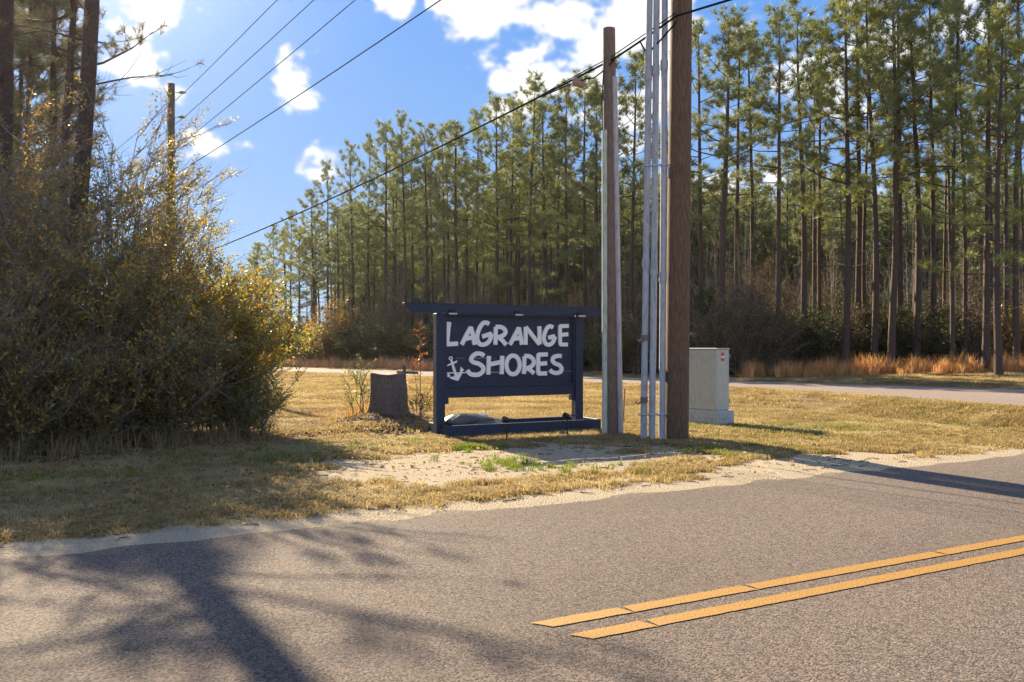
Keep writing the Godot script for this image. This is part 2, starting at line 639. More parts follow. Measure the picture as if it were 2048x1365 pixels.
func make_roads() -> void:
	var near_tone := func(p: Vector3) -> Color:
		var t := road_t(p.x, p.z)
		var s := road_s(p.x, p.z)
		var k := 1.0 + 0.20 * broad.get_noise_2d(s * 4.0, t * 14.0) + 0.05 * grain.get_noise_2d(s * 3.0, t * 3.0)
		k += 0.06 * exp(-pow((t - 5.4) / 0.5, 2.0)) + 0.05 * exp(-pow((t - 1.6) / 0.5, 2.0))
		var sand := 0.35 * smoothstep(6.12, 6.42, t + 0.12 * grain.get_noise_2d(s * 6.0, t * 6.0))
		var col := Color(0.190, 0.158, 0.138) * k
		col = col.lerp(Color(0.40, 0.33, 0.24), sand)
		col.a = 1.0
		return col
	var near_at := func(a: float, b: float) -> Vector3:
		var s := lerpf(-40.0, 60.0, a)
		var t := lerpf(0.45, 6.42, b)
		return ROAD_S * s + ROAD_T * t
	tag(part("road", sheet(near_at, 24, 250, near_tone), mats.asphalt), "worn grey asphalt road across the foreground", "road", "", "structure")
	var side_tone := func(p: Vector3) -> Color:
		var k := 1.0 + 0.12 * broad.get_noise_2d(p.x * 3.0, p.z * 3.0)
		var col := Color(0.33, 0.28, 0.25) * k
		col.a = 1.0
		return col
	var side_at := func(a: float, b: float) -> Vector3:
		var along := lerpf(-4.0, 130.0, pow(a, 1.4))
		var base := Vector3(-0.733, 0.0, -0.68) * along
		var n0 := side_near(base.x, base.z)
		var wob := 0.07 * grain.get_noise_1d(along * 5.0)
		return base + SIDE_N * lerpf(n0 + wob, 29.35 + wob, b) + Vector3(0, 0.045, 0)
	tag(part("side_road", sheet(side_at, 4, 160, side_tone), mats.asphalt_far), "pale narrow side road running along the pinewood", "road", "", "structure")
	var line := MB.new()
	for k in 30:
		var a0 := -1.0 + k * 0.35
		for q in [0.0]:
			var pts := []
			for o in [[0.0, 0.0], [0.35, 0.0], [0.35, 1.0], [0.0, 1.0]]:
				var along: float = a0 + 6.0 + o[0]
				var base := Vector3(-0.733, 0.0, -0.68) * along
				pts.append(base + SIDE_N * (side_near(base.x, base.z) + 0.28 + 0.09 * o[1]) + Vector3(0, 0.05, 0))
			line.quad(pts[0], pts[1], pts[2], pts[3], Vector3.UP)
	tag(part("edge_line", line.mesh(), mats.edge_white), "faint white line painted along the near edge of the side road", "road marking", "", "structure")
	# the two yellow lines: thermoplastic strips with cracked, slightly ragged edges
	for k in 2:
		var t0: float = [3.50, 3.272][k]
		var mb := MB.new()
		var s: float = [2.045, 2.12][k]
		var cuts: Array = [[2.57, 3.42, 5.1], [2.55, 6.2]][k]
		var skew: float = [0.07, 0.07][k]
		var first := true
		while s < 30.0:
			var step := 0.05 if s < 8.0 else 0.5
			var e := s + step
			var gap := 0.0
			for cut in cuts:
				if absf(e - cut) < step * 0.5:
					gap = 0.007
			var wob := 0.006
			var j0 := wob * grain.get_noise_1d(s * 60.0 + 100.0 * k)
			var j1 := wob * grain.get_noise_1d(e * 60.0 + 100.0 * k)
			var q0 := wob * grain.get_noise_1d(s * 60.0 + 500.0 + 100.0 * k)
			var q1 := wob * grain.get_noise_1d(e * 60.0 + 500.0 + 100.0 * k)
			var lean := (skew if first else 0.0)
			var y := Vector3(0, 0.0045, 0)
			var a := ROAD_S * (s + lean) + ROAD_T * (t0 + j0) + y
			var b := ROAD_S * (e - gap) + ROAD_T * (t0 + j1) + y
			var c := ROAD_S * (e - gap * 0.5 - (0.035 if gap > 0.0 else 0.0)) + ROAD_T * (t0 + 0.103 + q1) + y
			var d := ROAD_S * s + ROAD_T * (t0 + 0.103 + q0) + y
			if first:
				b = ROAD_S * (e + lean) + ROAD_T * (t0 + j1) + y
				mb.quad(a, b, c, d, Vector3.UP)
			else:
				if s < [2.045, 2.12][k] + 0.06:
					a = ROAD_S * (s + skew) + ROAD_T * (t0 + j0) + y
					b = ROAD_S * (e + skew * 0.5) + ROAD_T * (t0 + j1) + y
				elif s < [2.045, 2.12][k] + 0.11:
					a = ROAD_S * (s + skew * 0.5) + ROAD_T * (t0 + j0) + y
				mb.quad(a, b, c, d, Vector3.UP)
			first = false
			s = e
		tag(part("centre_line", mb.mesh(), mats.yellow), ["yellow painted centre line farther from the camera, cracked across", "yellow painted centre line nearer to the camera"][k], "road marking", "", "structure")


# ------------------------------------------------------------------ plants
func needle_tuft(len_: float, wid: float, count: int, core: float, cols: Array) -> Heap:
	var h := Heap.new()
	for k in count:
		var a := rnd(0, TAU)
		var open := rnd(0.25, 1.5)
		var d := Vector3(cos(a) * sin(open), cos(open), sin(a) * sin(open))
		var p := Vector3(0, rnd(-core, core * 0.3), 0)
		var s := d.cross(Vector3(rnd(-1, 1), rnd(-1, 1), rnd(-1, 1))).normalized() * wid * 0.5
		var tip := p + d * len_ * rnd(0.75, 1.1) + Vector3(0, -0.02, 0)
		h.v.append_array([p - s, p + s, tip])
		var c: Color = cols[rng.randi() % cols.size()]
		c = c * rnd(0.8, 1.2)
		c.a = 1.0
		h.c.append_array([c, c, c])
	return h


func along(d: Vector3) -> Basis:
	var y := d.normalized()
	var x := y.cross(Vector3(rnd(-1, 1), rnd(-1, 1), rnd(-1, 1))).normalized()
	return Basis(x, y, x.cross(y))


func bez(a: Vector3, b: Vector3, c: Vector3, t: float) -> Vector3:
	return a.lerp(b, t).lerp(b.lerp(c, t), t)


# returns [wood mesh, crown mesh]
func pine(tall: float, r0: float, crown_from: float, spread: float, limbs: int, twigs: int, tufts: Array, lean := Vector2.ZERO, fine_twigs := false, scale_tuft := 1.0, sides := 7) -> Array:
	var wood := MB.new()
	var crown := Heap.new()
	var p := PackedVector3Array()
	var r := PackedFloat32Array()
	var bx := rnd(-0.12, 0.12)
	var bz := rnd(-0.12, 0.12)
	var rings := 12
	for i in rings:
		var t := i / float(rings - 1)
		p.append(Vector3(lean.x * t + bx * sin(t * 4.0) + rnd(-0.02, 0.02), tall * 0.985 * t - (0.15 if i == 0 else 0.0), lean.y * t + bz * sin(t * 5.0)))
		r.append(maxf(0.02, r0 * (1.0 - 0.78 * pow(t, 1.3)) * (1.25 if i == 0 else 1.0)) if i < rings - 1 else 0.012)
	wood.tube(p, r, sides)
	var stem := func(t: float) -> Vector3:
		var f := clampf(t, 0.0, 0.999) * (rings - 1)
		return p[int(f)].lerp(p[int(f) + 1], f - int(f))
	var a := rnd(0, TAU)
	# dead stubs below the crown
	for k in (16 if fine_twigs else 14):
		var t := rnd(crown_from * (0.4 if fine_twigs else 0.55), crown_from)
		var o: Vector3 = stem.call(t)
		a += 2.4
		var d := Vector3(cos(a), rnd(-0.1, 0.35), sin(a)) * rnd(0.4, 1.3)
		wood.tube(PackedVector3Array([o, o + d * 0.5 + Vector3(0, 0.04, 0), o + d]), PackedFloat32Array([0.018, 0.012, 0.004]), 3, false)
		if fine_twigs:
			for j in 7:
				var b: Vector3 = o + d * rnd(0.3, 1.0)
				var e: Vector3 = b + (d.normalized() + Vector3(rnd(-0.9, 0.9), rnd(-0.5, 0.9), rnd(-0.9, 0.9))) * rnd(0.25, 0.7)
				wood.tube(PackedVector3Array([b, b.lerp(e, 0.5) + Vector3(0, -0.04, 0), e]), PackedFloat32Array([0.006, 0.004, 0.002]), 3, false)
				if rng.randf() < 0.22:
					crown.add(Transform3D(along(e - b) * 0.8, e), tufts[rng.randi() % tufts.size()])
	for k in limbs:
		var f := (k + rnd(0.0, 1.0)) / limbs
		var t := crown_from + (0.99 - crown_from) * pow(f, 0.85)
		var u := (t - crown_from) / (1.0 - crown_from)
		var o: Vector3 = stem.call(t)
		a += 2.399 + rnd(-0.4, 0.4)
		var reach := spread * pow(1.0 - u, 0.62) * (0.55 + 0.45 * minf(1.0, u * 4.0)) * rnd(0.35, 1.2) + 0.3
		var rise := lerpf(-0.05, 1.15, u * u) + rnd(-0.15, 0.3)
		var d := Vector3(cos(a) * cos(rise), sin(rise), sin(a) * cos(rise))
		var e := o + d * reach + Vector3(0, reach * 0.22, 0)
		var m := o + d * reach * 0.55 + Vector3(0, -0.03 * reach, 0)
		var br := clampf(reach * 0.016, 0.012, 0.05)
		wood.tube(PackedVector3Array([o, bez(o, m, e, 0.4), bez(o, m, e, 0.75), e]), PackedFloat32Array([br, br * 0.7, br * 0.45, 0.006]), 3, false)
		var count := maxi(2, int(twigs * (0.4 + 0.6 * reach / spread)))
		for j in count:
			var g := lerpf(0.42, 1.0, (j + rnd(0.2, 1.0)) / count)
			var b := bez(o, m, e, minf(g, 1.0))
			var td := (d * rnd(0.3, 1.0) + Vector3(rnd(-0.8, 0.8), rnd(0.0, 0.9), rnd(-0.8, 0.8))).normalized()
			var tl := rnd(0.15, 0.55) * (0.6 + 0.3 * spread * 0.5)
			var q := b + td * tl
			if fine_twigs:
				wood.tube(PackedVector3Array([b, b + td * tl * 0.55 + Vector3(0, -0.02, 0), q]), PackedFloat32Array([0.008, 0.006, 0.004]), 3, false)
			crown.add(Transform3D(along(td + Vector3(0, 0.35, 0)) * (rnd(0.8, 1.2) * scale_tuft), q), tufts[rng.randi() % tufts.size()])
			for more in 2:
				crown.add(Transform3D(along(td + Vector3(rnd(-0.7, 0.7), rnd(0, 0.5), rnd(-0.7, 0.7))) * (rnd(0.6, 1.0) * scale_tuft), q + Vector3(rnd(-0.16, 0.16), rnd(-0.12, 0.1), rnd(-0.16, 0.16)) - td * 0.1), tufts[rng.randi() % tufts.size()])
	for k in 5:
		crown.add(Transform3D(along(Vector3(rnd(-0.5, 0.5), 1, rnd(-0.5, 0.5))) * scale_tuft, p[-1] + Vector3(rnd(-0.15, 0.15), rnd(-0.3, 0.1), rnd(-0.15, 0.15))), tufts[rng.randi() % tufts.size()])
	return [wood.mesh(), crown.mesh()]


func leaf_into(h: Heap, at: Vector3, d: Vector3, len_: float, wid: float, c: Color) -> void:
	var s := d.cross(Vector3(rnd(-1, 1), rnd(-1, 1), rnd(-1, 1))).normalized()
	var up := s.cross(d).normalized() * wid * 0.25
	var m := at + d * len_ * 0.55
	var l := m - s * wid * 0.5 + up
	var r := m + s * wid * 0.5 + up
	var tip := at + d * len_ - up * rnd(0.0, 2.0)
	h.v.append_array([at, l, tip, at, tip, r])
	var e := c * rnd(0.75, 1.25)
	e.a = 1.0
	h.c.append_array([e, e, e, e, e, e])


func spray(len_: float, leaves: int, leaf_len: float, leaf_wid: float, cols: Array) -> Heap:
	var h := Heap.new()
	for k in leaves:
		var y := len_ * (k + rnd(0.2, 1.0)) / leaves
		var a := k * 2.4 + rnd(-0.5, 0.5)
		var d := Vector3(cos(a), rnd(0.1, 1.1), sin(a)).normalized()
		leaf_into(h, Vector3(rnd(-0.01, 0.01), y, rnd(-0.01, 0.01)), d, leaf_len * rnd(0.7, 1.15), leaf_wid * rnd(0.8, 1.2), cols[rng.randi() % cols.size()])
	var t := Color(0.22, 0.175, 0.14)
	var w := 0.003
	h.v.append_array([Vector3(-w, 0, 0), Vector3(w, 0, 0), Vector3(0, len_, 0), Vector3(0, 0, -w), Vector3(0, 0, w), Vector3(0, len_, 0)])
	h.c.append_array([t, t, t, t, t, t])
	return h


# returns [stems mesh, leaves mesh]; a shrub of arching stems inside an ellipsoid of half-widths rx, rz and height tall
func shrub(rx: float, rz: float, tall: float, stems: int, sides: int, per: int, sprays: Array, from_ := 0.2, push := Vector3.ZERO, thick := 0.016, bare := false) -> Array:
	var wood := MB.new()
	var leaves := Heap.new()
	for k in stems:
		var a := k * 2.399 + rnd(-0.4, 0.4)
		var q := sqrt((k + 0.5) / stems) * rnd(0.75, 1.05)
		var top := tall * sqrt(maxf(0.05, 1.0 - q * q * 0.88)) * rnd(0.78, 1.03)
		var e := Vector3(cos(a) * q * rx, top, sin(a) * q * rz) + push * top / tall
		var o := Vector3(cos(a) * q * rx * 0.3 + rnd(-0.15, 0.15), -0.05, sin(a) * q * rz * 0.3 + rnd(-0.15, 0.15))
		var m := Vector3(e.x * 0.35, top * 0.62, e.z * 0.35)
		var pts := PackedVector3Array()
		var rad := PackedFloat32Array()
		for i in 7:
			var t := i / 6.0
			pts.append(bez(o, m, e, t) + Vector3(rnd(-0.03, 0.03), 0, rnd(-0.03, 0.03)))
			rad.append(lerpf(thick, 0.004, t))
		wood.tube(pts, rad, 4, false)
		for j in sides:
			var t := lerpf(from_, 1.0, (j + rnd(0.0, 1.0)) / sides)
			var b := bez(o, m, e, t)
			var out := Vector3(b.x, 0, b.z).normalized()
			var d := (out * rnd(0.0, 1.0) + Vector3(rnd(-0.9, 0.9), rnd(0.1, 0.9), rnd(-0.9, 0.9)) + push * 0.2).normalized()
			var sl := rnd(0.3, 0.85) * minf(1.0, tall * 0.35)
			var f := b + d * sl + Vector3(0, sl * 0.15, 0)
			wood.tube(PackedVector3Array([b, b.lerp(f, 0.5) + Vector3(0, -0.02, 0), f]), PackedFloat32Array([0.007, 0.005, 0.003]), 3, false)
			if bare:
				for i in 3:
					var g := b.lerp(f, rnd(0.2, 0.9))
					wood.tube(PackedVector3Array([g, g + (d + Vector3(rnd(-0.7, 0.7), rnd(0.0, 0.7), rnd(-0.7, 0.7))).normalized() * rnd(0.25, 0.55)]), PackedFloat32Array([0.004, 0.0015]), 3, false)
			for i in per:
				var at := b.lerp(f, (i + rnd(0.1, 1.0)) / per)
				var sd := (d * rnd(0.2, 1.0) + Vector3(rnd(-0.8, 0.8), rnd(-0.1, 0.8), rnd(-0.8, 0.8))).normalized()
				leaves.add(Transform3D(along(sd) * rnd(0.8, 1.2), at), sprays[rng.randi() % sprays.size()])
	return [wood.mesh(), leaves.mesh()]


func plant(called: String, at: Vector3, made: Array, woodmat: Material, leafmat: Material, label: String, category: String, group := "", turn := 0.0, names := ["trunk", "crown"]) -> Node3D:
	var t := thing(called, at, turn)
	part(names[0], made[0], woodmat, t)
	part(names[1], made[1], leafmat, t)
	tag(t, label, category, group)
	return t


func copy(o: Node3D, at: Vector3, turn: float, size: Vector3, label: String, group: String) -> Node3D:
	var r := o.duplicate()
	var base := String(o.name).rstrip("0123456789").trim_suffix("_")
	r.name = numbered(base)
	add_child(r)
	r.position = at
	r.rotation = Vector3(rnd(-0.016, 0.016), turn, rnd(-0.016, 0.016))
	r.scale = size
	r.set_meta("label", label)
	r.set_meta("group", group)
	return r


func sprays_of(cols: Array, n: int, len_: float, leaves: int, ll: float, lw: float) -> Array:
	var out := []
	for k in n:
		out.append(spray(len_, leaves, ll, lw, cols))
	return out


func landmark(x: float, z: float) -> String:
	var bearing := rad_to_deg(atan2(x, -z))
	var marks := [[-14.5, "past the yellow bush"], [-12.6, "left of the stump, where the treeline rises"], [-10.5, "left of the stump"], [-8.2, "above the stump"], [-6.3, "above the red sapling"], [-4.4, "above the sign's left post"],
		[-3.0, "above the sign's big letter L"], [-1.6, "above the sign's first G"], [0.0, "above the middle of the sign"], [1.6, "above the sign's letter N"], [3.2, "above the sign's last E"], [5.2, "above the sign's right post"],
		[7.2, "between the short pole and the conduits"], [10.0, "behind the big pole"], [12.4, "just right of the big pole"], [14.6, "above the cabinet"], [17.0, "right of the cabinet"], [20.0, "above the grass's left end"],
		[23.0, "above the middle of the orange grass"], [26.0, "above the grass's right half"], [29.0, "near the right edge"], [90.0, "beyond the right edge"]]
	var said := ""
	for m in marks:
		if bearing < m[0]:
			said = m[1]
			break
	var n := side_n(x, z)
	return ("just behind the front pines, " if n < 40.0 else "midway into the wood, " if n < 50.0 else "deep in the wood, ") + said


func make_forest() -> void:
	var greens := [Color(0.272, 0.286, 0.095), Color(0.320, 0.331, 0.120), Color(0.208, 0.237, 0.077), Color(0.360, 0.358, 0.146), Color(0.144, 0.183, 0.065)]
	var tufts := []
	for k in 7:
		tufts.append(needle_tuft(0.29, 0.022, 27, 0.10, greens))
	var yellows := [Color(0.336, 0.340, 0.077), Color(0.288, 0.304, 0.077), Color(0.384, 0.367, 0.103), Color(0.208, 0.246, 0.069)]
	var bright := []
	for k in 5:
		bright.append(needle_tuft(0.29, 0.022, 27, 0.10, yellows))
	# builds of pine, each 15 m tall before scaling
	var protos := []
	var kinds := [[0.42, 2.6, 36, 7], [0.52, 2.3, 30, 7], [0.24, 2.7, 46, 7], [0.56, 2.1, 26, 7], [0.38, 3.1, 40, 8], [0.48, 2.5, 30, 7], [0.62, 2.2, 24, 7], [0.33, 2.2, 38, 6]]
	for k in kinds.size():
		var s: Array = kinds[k]
		var made := pine(15.0, 0.13, s[0], s[1], s[2], s[3], bright if k in [2, 4] else tufts, Vector2.ZERO, false, 1.12)
		protos.append(plant("pine_tree", Vector3(0, -60, 0), made, mats.bark, mats.needle, "pine", "pine tree"))
	var taken := []
	# pines of the front of the wood: x, z, height, build, what tells it apart
	var front := [
		[-23.34, -82.84, 12.6, 1, "distant rounded pine standing apart left of the wood, right of the yellow bush"], [-26.22, -87.06, 11.2, 4, "lowest distant pine half hidden by the yellow bush tip"],
		[-16.23, -64.79, 9.8, 2, "short bushy pale green pine at the left end of the wood"], [-14.78, -62.96, 12.5, 0, "leftmost full height pine, where the treeline starts to rise"],
		[-13.82, -63.65, 14.6, 5, "pine with a thin spiky top, below the small cloud left of the wood"], [-11.17, -58.61, 14.9, 1, "pine with dark bare trunk second in the rising treeline left of the stump"],
		[-10.06, -59.78, 15.7, 7, "narrow pine just left of the stump's line, under the overhead cable"], [-8.43, -56.42, 15.7, 5, "slim pine rising straight above the tree stump"],
		[-6.94, -54.14, 15.7, 3, "pine with the rounded crown that stands proud of the left treeline"], [-5.55, -54.26, 15.1, 1, "pine right of the proud rounded crown, above the sign's left beam tip"],
		[-4.50, -55.47, 15.2, 6, "pine with a high small crown above the sign's left post"], [-3.28, -51.09, 14.4, 0, "dark pine above the letter L of the sign"],
		[-2.28, -52.29, 15.3, 5, "slender pine above the first letter A of the sign"], [-1.05, -49.41, 15.3, 4, "broad pine above the big letter G of the sign"],
		[-0.12, -51.68, 15.9, 6, "high crowned pine above the letter R in the sign's top row"], [0.99, -46.75, 15.8, 2, "tall full pine with yellowish branches low down, above the sign's right half"],
		[1.92, -48.04, 14.9, 5, "pine above the second letter G of the sign"], [2.87, -46.09, 15.3, 0, "pine above the sign's right end, left of the old short pole"],
		[4.09, -46.96, 15.9, 1, "pine directly left of the old short pole, touching the big cloud"], [4.41, -43.85, 14.7, 7, "narrow pine hidden behind the old short pole"],
		[5.52, -44.27, 15.9, 5, "pine in the gap between the short pole and the grey conduits, left one"], [5.98, -42.69, 15.5, 4, "pine in the gap between the short pole and the grey conduits, right one"],
		[8.99, -40.24, 16.3, 5, "pine just right of the big pole"], [9.57, -38.75, 16.1, 0, "pine with two dark tops directly above the utility cabinet"],
		[10.71, -40.29, 16.1, 6, "slim pine right of the utility cabinet, thin crown"], [11.68, -41.71, 16.3, 3, "pine set back a little, second to the right of the utility cabinet"],
		[11.82, -37.76, 15.9, 5, "straight thick trunked pine with its crown in blue sky, left of the sky notch"], [13.46, -39.45, 16.6, 1, "pine at the notch of blue sky in the right treeline"],
		[15.00, -41.40, 16.5, 7, "narrow pine right of the sky notch"], [14.69, -37.50, 16.9, 4, "front pine with a bright crown reaching the top of the view, left one"],
		[16.09, -39.77, 18.3, 6, "tall pine cut by the top of the view, behind bright crowned neighbours"], [16.14, -37.89, 17.2, 3, "front pine with long bare trunk in the middle of the right wood"],
		[16.47, -36.94, 17.4, 0, "front pine with pale lit trunk in the right wood"], [17.92, -39.25, 18.7, 5, "pine set back behind the pair of close trunks at right"],
		[17.90, -37.67, 17.1, 3, "left one of the pair of close trunks at right"], [19.32, -38.91, 18.1, 6, "thin pine glimpsed behind the yellow boughs at right"],
		[18.67, -35.98, 15.6, 4, "pine with low yellow boughs in the right wood"], [19.89, -37.33, 18.3, 1, "tall pine rising behind the broad yellow crown near the right edge"],
		[19.88, -35.66, 17.1, 5, "dark trunked pine left of the thickest trunk near the right edge"], [18.35, -32.05, 13.5, 2, "nearest pine with a broad yellow green crown near the right edge"],
		[-18.1, -70.0, 11.8, 4, "bushy pine filling the step in the treeline right of the distant rounded pine"], [-20.0, -75.0, 11.2, 7, "narrow low pine touching the distant rounded pine"], [-23.7, -79.0, 9.4, 2, "shortest distant pine, just above the yellow bush"],
		[22.18, -38.16, 18.3, 6, "slim pine at the right edge, set back"], [21.01, -35.37, 17.6, 3, "pine at the very right edge of the view"]]
	var fresh := {}
	for f in front:
		var k: int = f[3]
		var at := Vector3(f[0], height(f[0], f[1]), f[1])
		var s: float = f[2] / 15.0
		var wide := rnd(0.8, 1.3)
		var size := Vector3(wide, s, wide)
		taken.append(Vector2(f[0], f[1]))
		if not fresh.has(k):
			fresh[k] = true
			var p: Node3D = protos[k]
			p.position = at
			p.rotation.y = rnd(0, TAU)
			p.scale = size
			tag(p, f[4], "pine tree", "pines along the front of the wood")
		else:
			copy(protos[k], at, rnd(0, TAU), size, f[4], "pines along the front of the wood")
	# the wood behind them
	var made_count := 0
	var deep := []
	var tries := 0
	while made_count < 190 and tries < 20000:
		tries += 1
		var d := lerpf(36.0, 88.0, pow(rng.randf(), 0.9))
		var x := rnd(-0.36, 0.66) * d
		var z := -d
		var n := side_n(x, z)
		if x / d < -0.235 or x / d > 0.625:
			continue
		if n < 35.8 or (x < 3.0 and n > 47.0) or (x >= 3.0 and z < -43.0 and (z > -62.0 or rng.randf() < 0.4)) or z > -37.5:
			continue
		var ok := true
		for q in taken:
			if q.distance_squared_to(Vector2(x, z)) < 2.6:
				ok = false
				break
		if not ok:
			continue
		taken.append(Vector2(x, z))
		made_count += 1
		var k: int = [3, 5, 6, 3, 6, 1, 7, 0][rng.randi() % 8]
		var where := landmark(x, z)
		copy(protos[k], Vector3(x, height(x, z), z), rnd(0, TAU), Vector3(rnd(0.75, 1.05), rnd(0.86, 1.02) * (0.78 if x / d < -0.16 else 1.0), rnd(0.75, 1.05)), "slim pine " + where, "pines " + where)
	# the depth of the wood, too far in to count
	var where := []
	var tints := []
	var far := pine(15.0, 0.14, 0.15, 2.6, 52, 8, tufts, Vector2.ZERO, false, 1.35, 5)
	tries = 0
	while where.size() < 620 and tries < 9000:
		tries += 1
		var d := lerpf(70.0, 140.0, rng.randf())
		var x := rnd(-0.45, 0.72) * d
		if side_n(x, -d) < 50.0 or x / d < -0.2:
			continue
		where.append(Transform3D(Basis(Vector3.UP, rnd(0, TAU)).scaled(Vector3(1, rnd(0.85, 1.05), 1)), Vector3(x, 0.3, -d)))
		tints.append(Color.WHITE)
	var deepwood := thing("far_pinewood", Vector3(0, 0, -110))
	for o in where:
		o.origin.z += 110.0
	var shifted := []
	for o in where:
		shifted.append(Transform3D(o.basis, o.origin + Vector3(0, 0, 110.0 if o.origin.z < -60.0 else 0.0)))
	scatter("trunk", far[0], mats.bark, shifted, tints, deepwood)
	scatter("crown", far[1], mats.needle, shifted, tints, deepwood)
	tag(deepwood, "far depth of the pinewood seen between the nearer trunks", "pinewood", "", "stuff")


func make_undergrowth() -> void:
	var dark := [Color(0.085, 0.10, 0.04), Color(0.13, 0.125, 0.048), Color(0.06, 0.07, 0.032), Color(0.19, 0.15, 0.06)]
	var brown := [Color(0.187, 0.133, 0.078), Color(0.140, 0.101, 0.062), Color(0.250, 0.172, 0.078), Color(0.094, 0.078, 0.043)]
	var gold := [Color(0.30, 0.19, 0.05), Color(0.22, 0.17, 0.05), Color(0.30, 0.13, 0.05), Color(0.12, 0.12, 0.04)]
	var lime := [Color(0.17, 0.20, 0.035), Color(0.12, 0.15, 0.035), Color(0.24, 0.22, 0.05)]
	var sets := [sprays_of(dark, 4, 0.5, 15, 0.12, 0.05), sprays_of(brown, 4, 0.5, 12, 0.10, 0.035), sprays_of(gold, 4, 0.45, 14, 0.11, 0.045), sprays_of(lime, 4, 0.45, 14, 0.11, 0.045)]
	var protos := []
	var mades := []
	for k in 6:
		var s: Array = sets[[0, 1, 0, 1, 2, 3][k]]
		var made := shrub([1.5, 1.3, 1.8, 1.2, 1.3, 1.1][k], [1.5, 1.3, 1.8, 1.2, 1.3, 1.1][k], [2.6, 2.9, 2.2, 3.4, 3.0, 2.6][k], 16, 8, 4, s, 0.05, Vector3.ZERO, 0.02)
		mades.append(made)
		protos.append(plant(["evergreen_shrub", "bare_shrub", "evergreen_shrub", "bare_shrub", "vine_covered_shrub", "leafy_shrub"][k], Vector3(0, -60, 0), made, mats.pale_twig if k in [1, 3] else mats.twig, mats.dark_leaf if k < 4 else mats.leaf, "shrub", "shrub", "", 0.0, ["stem", "leaves"]))
	var list := [
		[-15.4, -57.5, 0, 1.05, "dark rounded shrub at the left end of the wood's edge, beside the tan one"], [-13.0, -55.5, 5, 1.0, "lime green sunlit shrub just left of the tan vine covered shrub"],
		[-11.2, -53.6, 4, 1.35, "tan and orange vine covered shrub left of the stump, at the wood's edge"], [-12.0, -55.6, 5, 1.15, "green shrub behind the tan vine covered one"],
		[-9.2, -52.6, 2, 1.2, "dark low shrub above the stump, at the wood's edge"], [-7.3, -51.0, 0, 1.2, "dark shrub left of the red leaved sapling, at the wood's edge"],
		[-17.5, -62.0, 5, 1.3, "pale green shrub behind the arching twig of the yellow bush"], [-20.0, -66.0, 0, 1.4, "dark shrub far left where the side road vanishes"],
		[-5.6, -50.0, 4, 0.95, "small golden shrub just left of the sign's beam tip"], [-4.6, -48.2, 0, 1.2, "dark shrub behind the sign's left post"],
		[-8.0, -53.5, 3, 1.2, "bare twiggy shrub above the stump"], [4.9, -41.2, 2, 1.2, "dark green low shrub in the gap left of the short pole"],
		[6.1, -40.0, 1, 1.2, "bare shrub between the short pole and the conduits"], [8.9, -37.2, 1, 1.35, "grey bare shrub directly above the utility cabinet"],
		[10.2, -37.0, 3, 1.2, "grey bare shrub right of the utility cabinet"], [11.3, -36.6, 1, 1.3, "bare shrub at the left end of the tall orange grass"],
		[12.7, -36.4, 0, 1.25, "dark shrub behind the left part of the tall orange grass"], [14.3, -36.3, 2, 1.4, "dark wide shrub behind the middle of the tall orange grass"],
		[15.8, -36.0, 1, 1.2, "bare brown shrub between dark ones, behind the tall orange grass"], [17.4, -35.6, 0, 1.3, "blackish green shrub behind the right part of the tall orange grass"],
		[19.0, -35.2, 2, 1.35, "low blackish shrub near the right edge, behind the orange grass"], [20.6, -34.6, 3, 1.3, "pale twiggy bare shrub at the right edge"],
		[22.3, -34.3, 4, 1.15, "rust brown shrub cut by the right edge of the view"], [16.8, -37.2, 4, 1.0, "small orange leaved shrub among the trunks at right"]]
	var fresh := {}
	for f in list:
		var k: int = f[2]
		f[1] -= 3.6 * smoothstep(10.5, 13.0, f[0])
		var at := Vector3(f[0], height(f[0], f[1]) - 0.05, f[1])
		if not fresh.has(k):
			fresh[k] = true
			var p: Node3D = protos[k]
			p.position = at
			p.scale = Vector3.ONE * f[3]
			tag(p, f[4], "shrub", "shrubs along the edge of the wood")
		else:
			copy(protos[k], at, rnd(0, TAU), Vector3(f[3], f[3] * 0.82, f[3]), f[4], "shrubs along the edge of the wood")
	# the undergrowth between and behind them: one dark mass
	var thin := shrub(0.7, 0.7, 5.2, 5, 9, 2, sprays_of(brown, 4, 0.4, 5, 0.08, 0.03), 0.15, Vector3.ZERO, 0.022)
	for kind in 3:
		var where := []
		var tints := []
		var tries := 0
		while where.size() < [110, 130, 230][kind] and tries < 9000:
			tries += 1
			var d := lerpf(37.0, 80.0, pow(rng.randf(), 1.4))
			var x := rnd(-0.34, 0.66) * d
			var n := side_n(x, -d)
			if n < [35.0, 34.6, 34.3][kind] or -d > lerpf(-37.4, -41.0, smoothstep(9.0, 13.0, x)):
				continue
			where.append(Transform3D(Basis(Vector3.UP, rnd(0, TAU)).scaled(Vector3(rnd(0.6, 1.2), rnd(0.45, 1.7), rnd(0.6, 1.2))), Vector3(x, height(x, -d) - 0.1, -d)))
			tints.append(Color.WHITE * rnd(0.8, 1.1))
		var o := thing(["evergreen_undergrowth", "bare_undergrowth", "thin_saplings"][kind], Vector3.ZERO)
		scatter("stem", (thin if kind == 2 else mades[[2, 3][kind]])[0], mats.pale_twig, where, tints, o)
		scatter("leaves", (thin if kind == 2 else mades[[2, 3][kind]])[1], mats.dark_leaf, where, tints, o)
		tag(o, ["dark evergreen undergrowth filling the wood between the trunks", "brown leafless undergrowth filling the wood between the trunks", "thin bare saplings among the trunks of the wood"][kind], "undergrowth", "", "stuff")


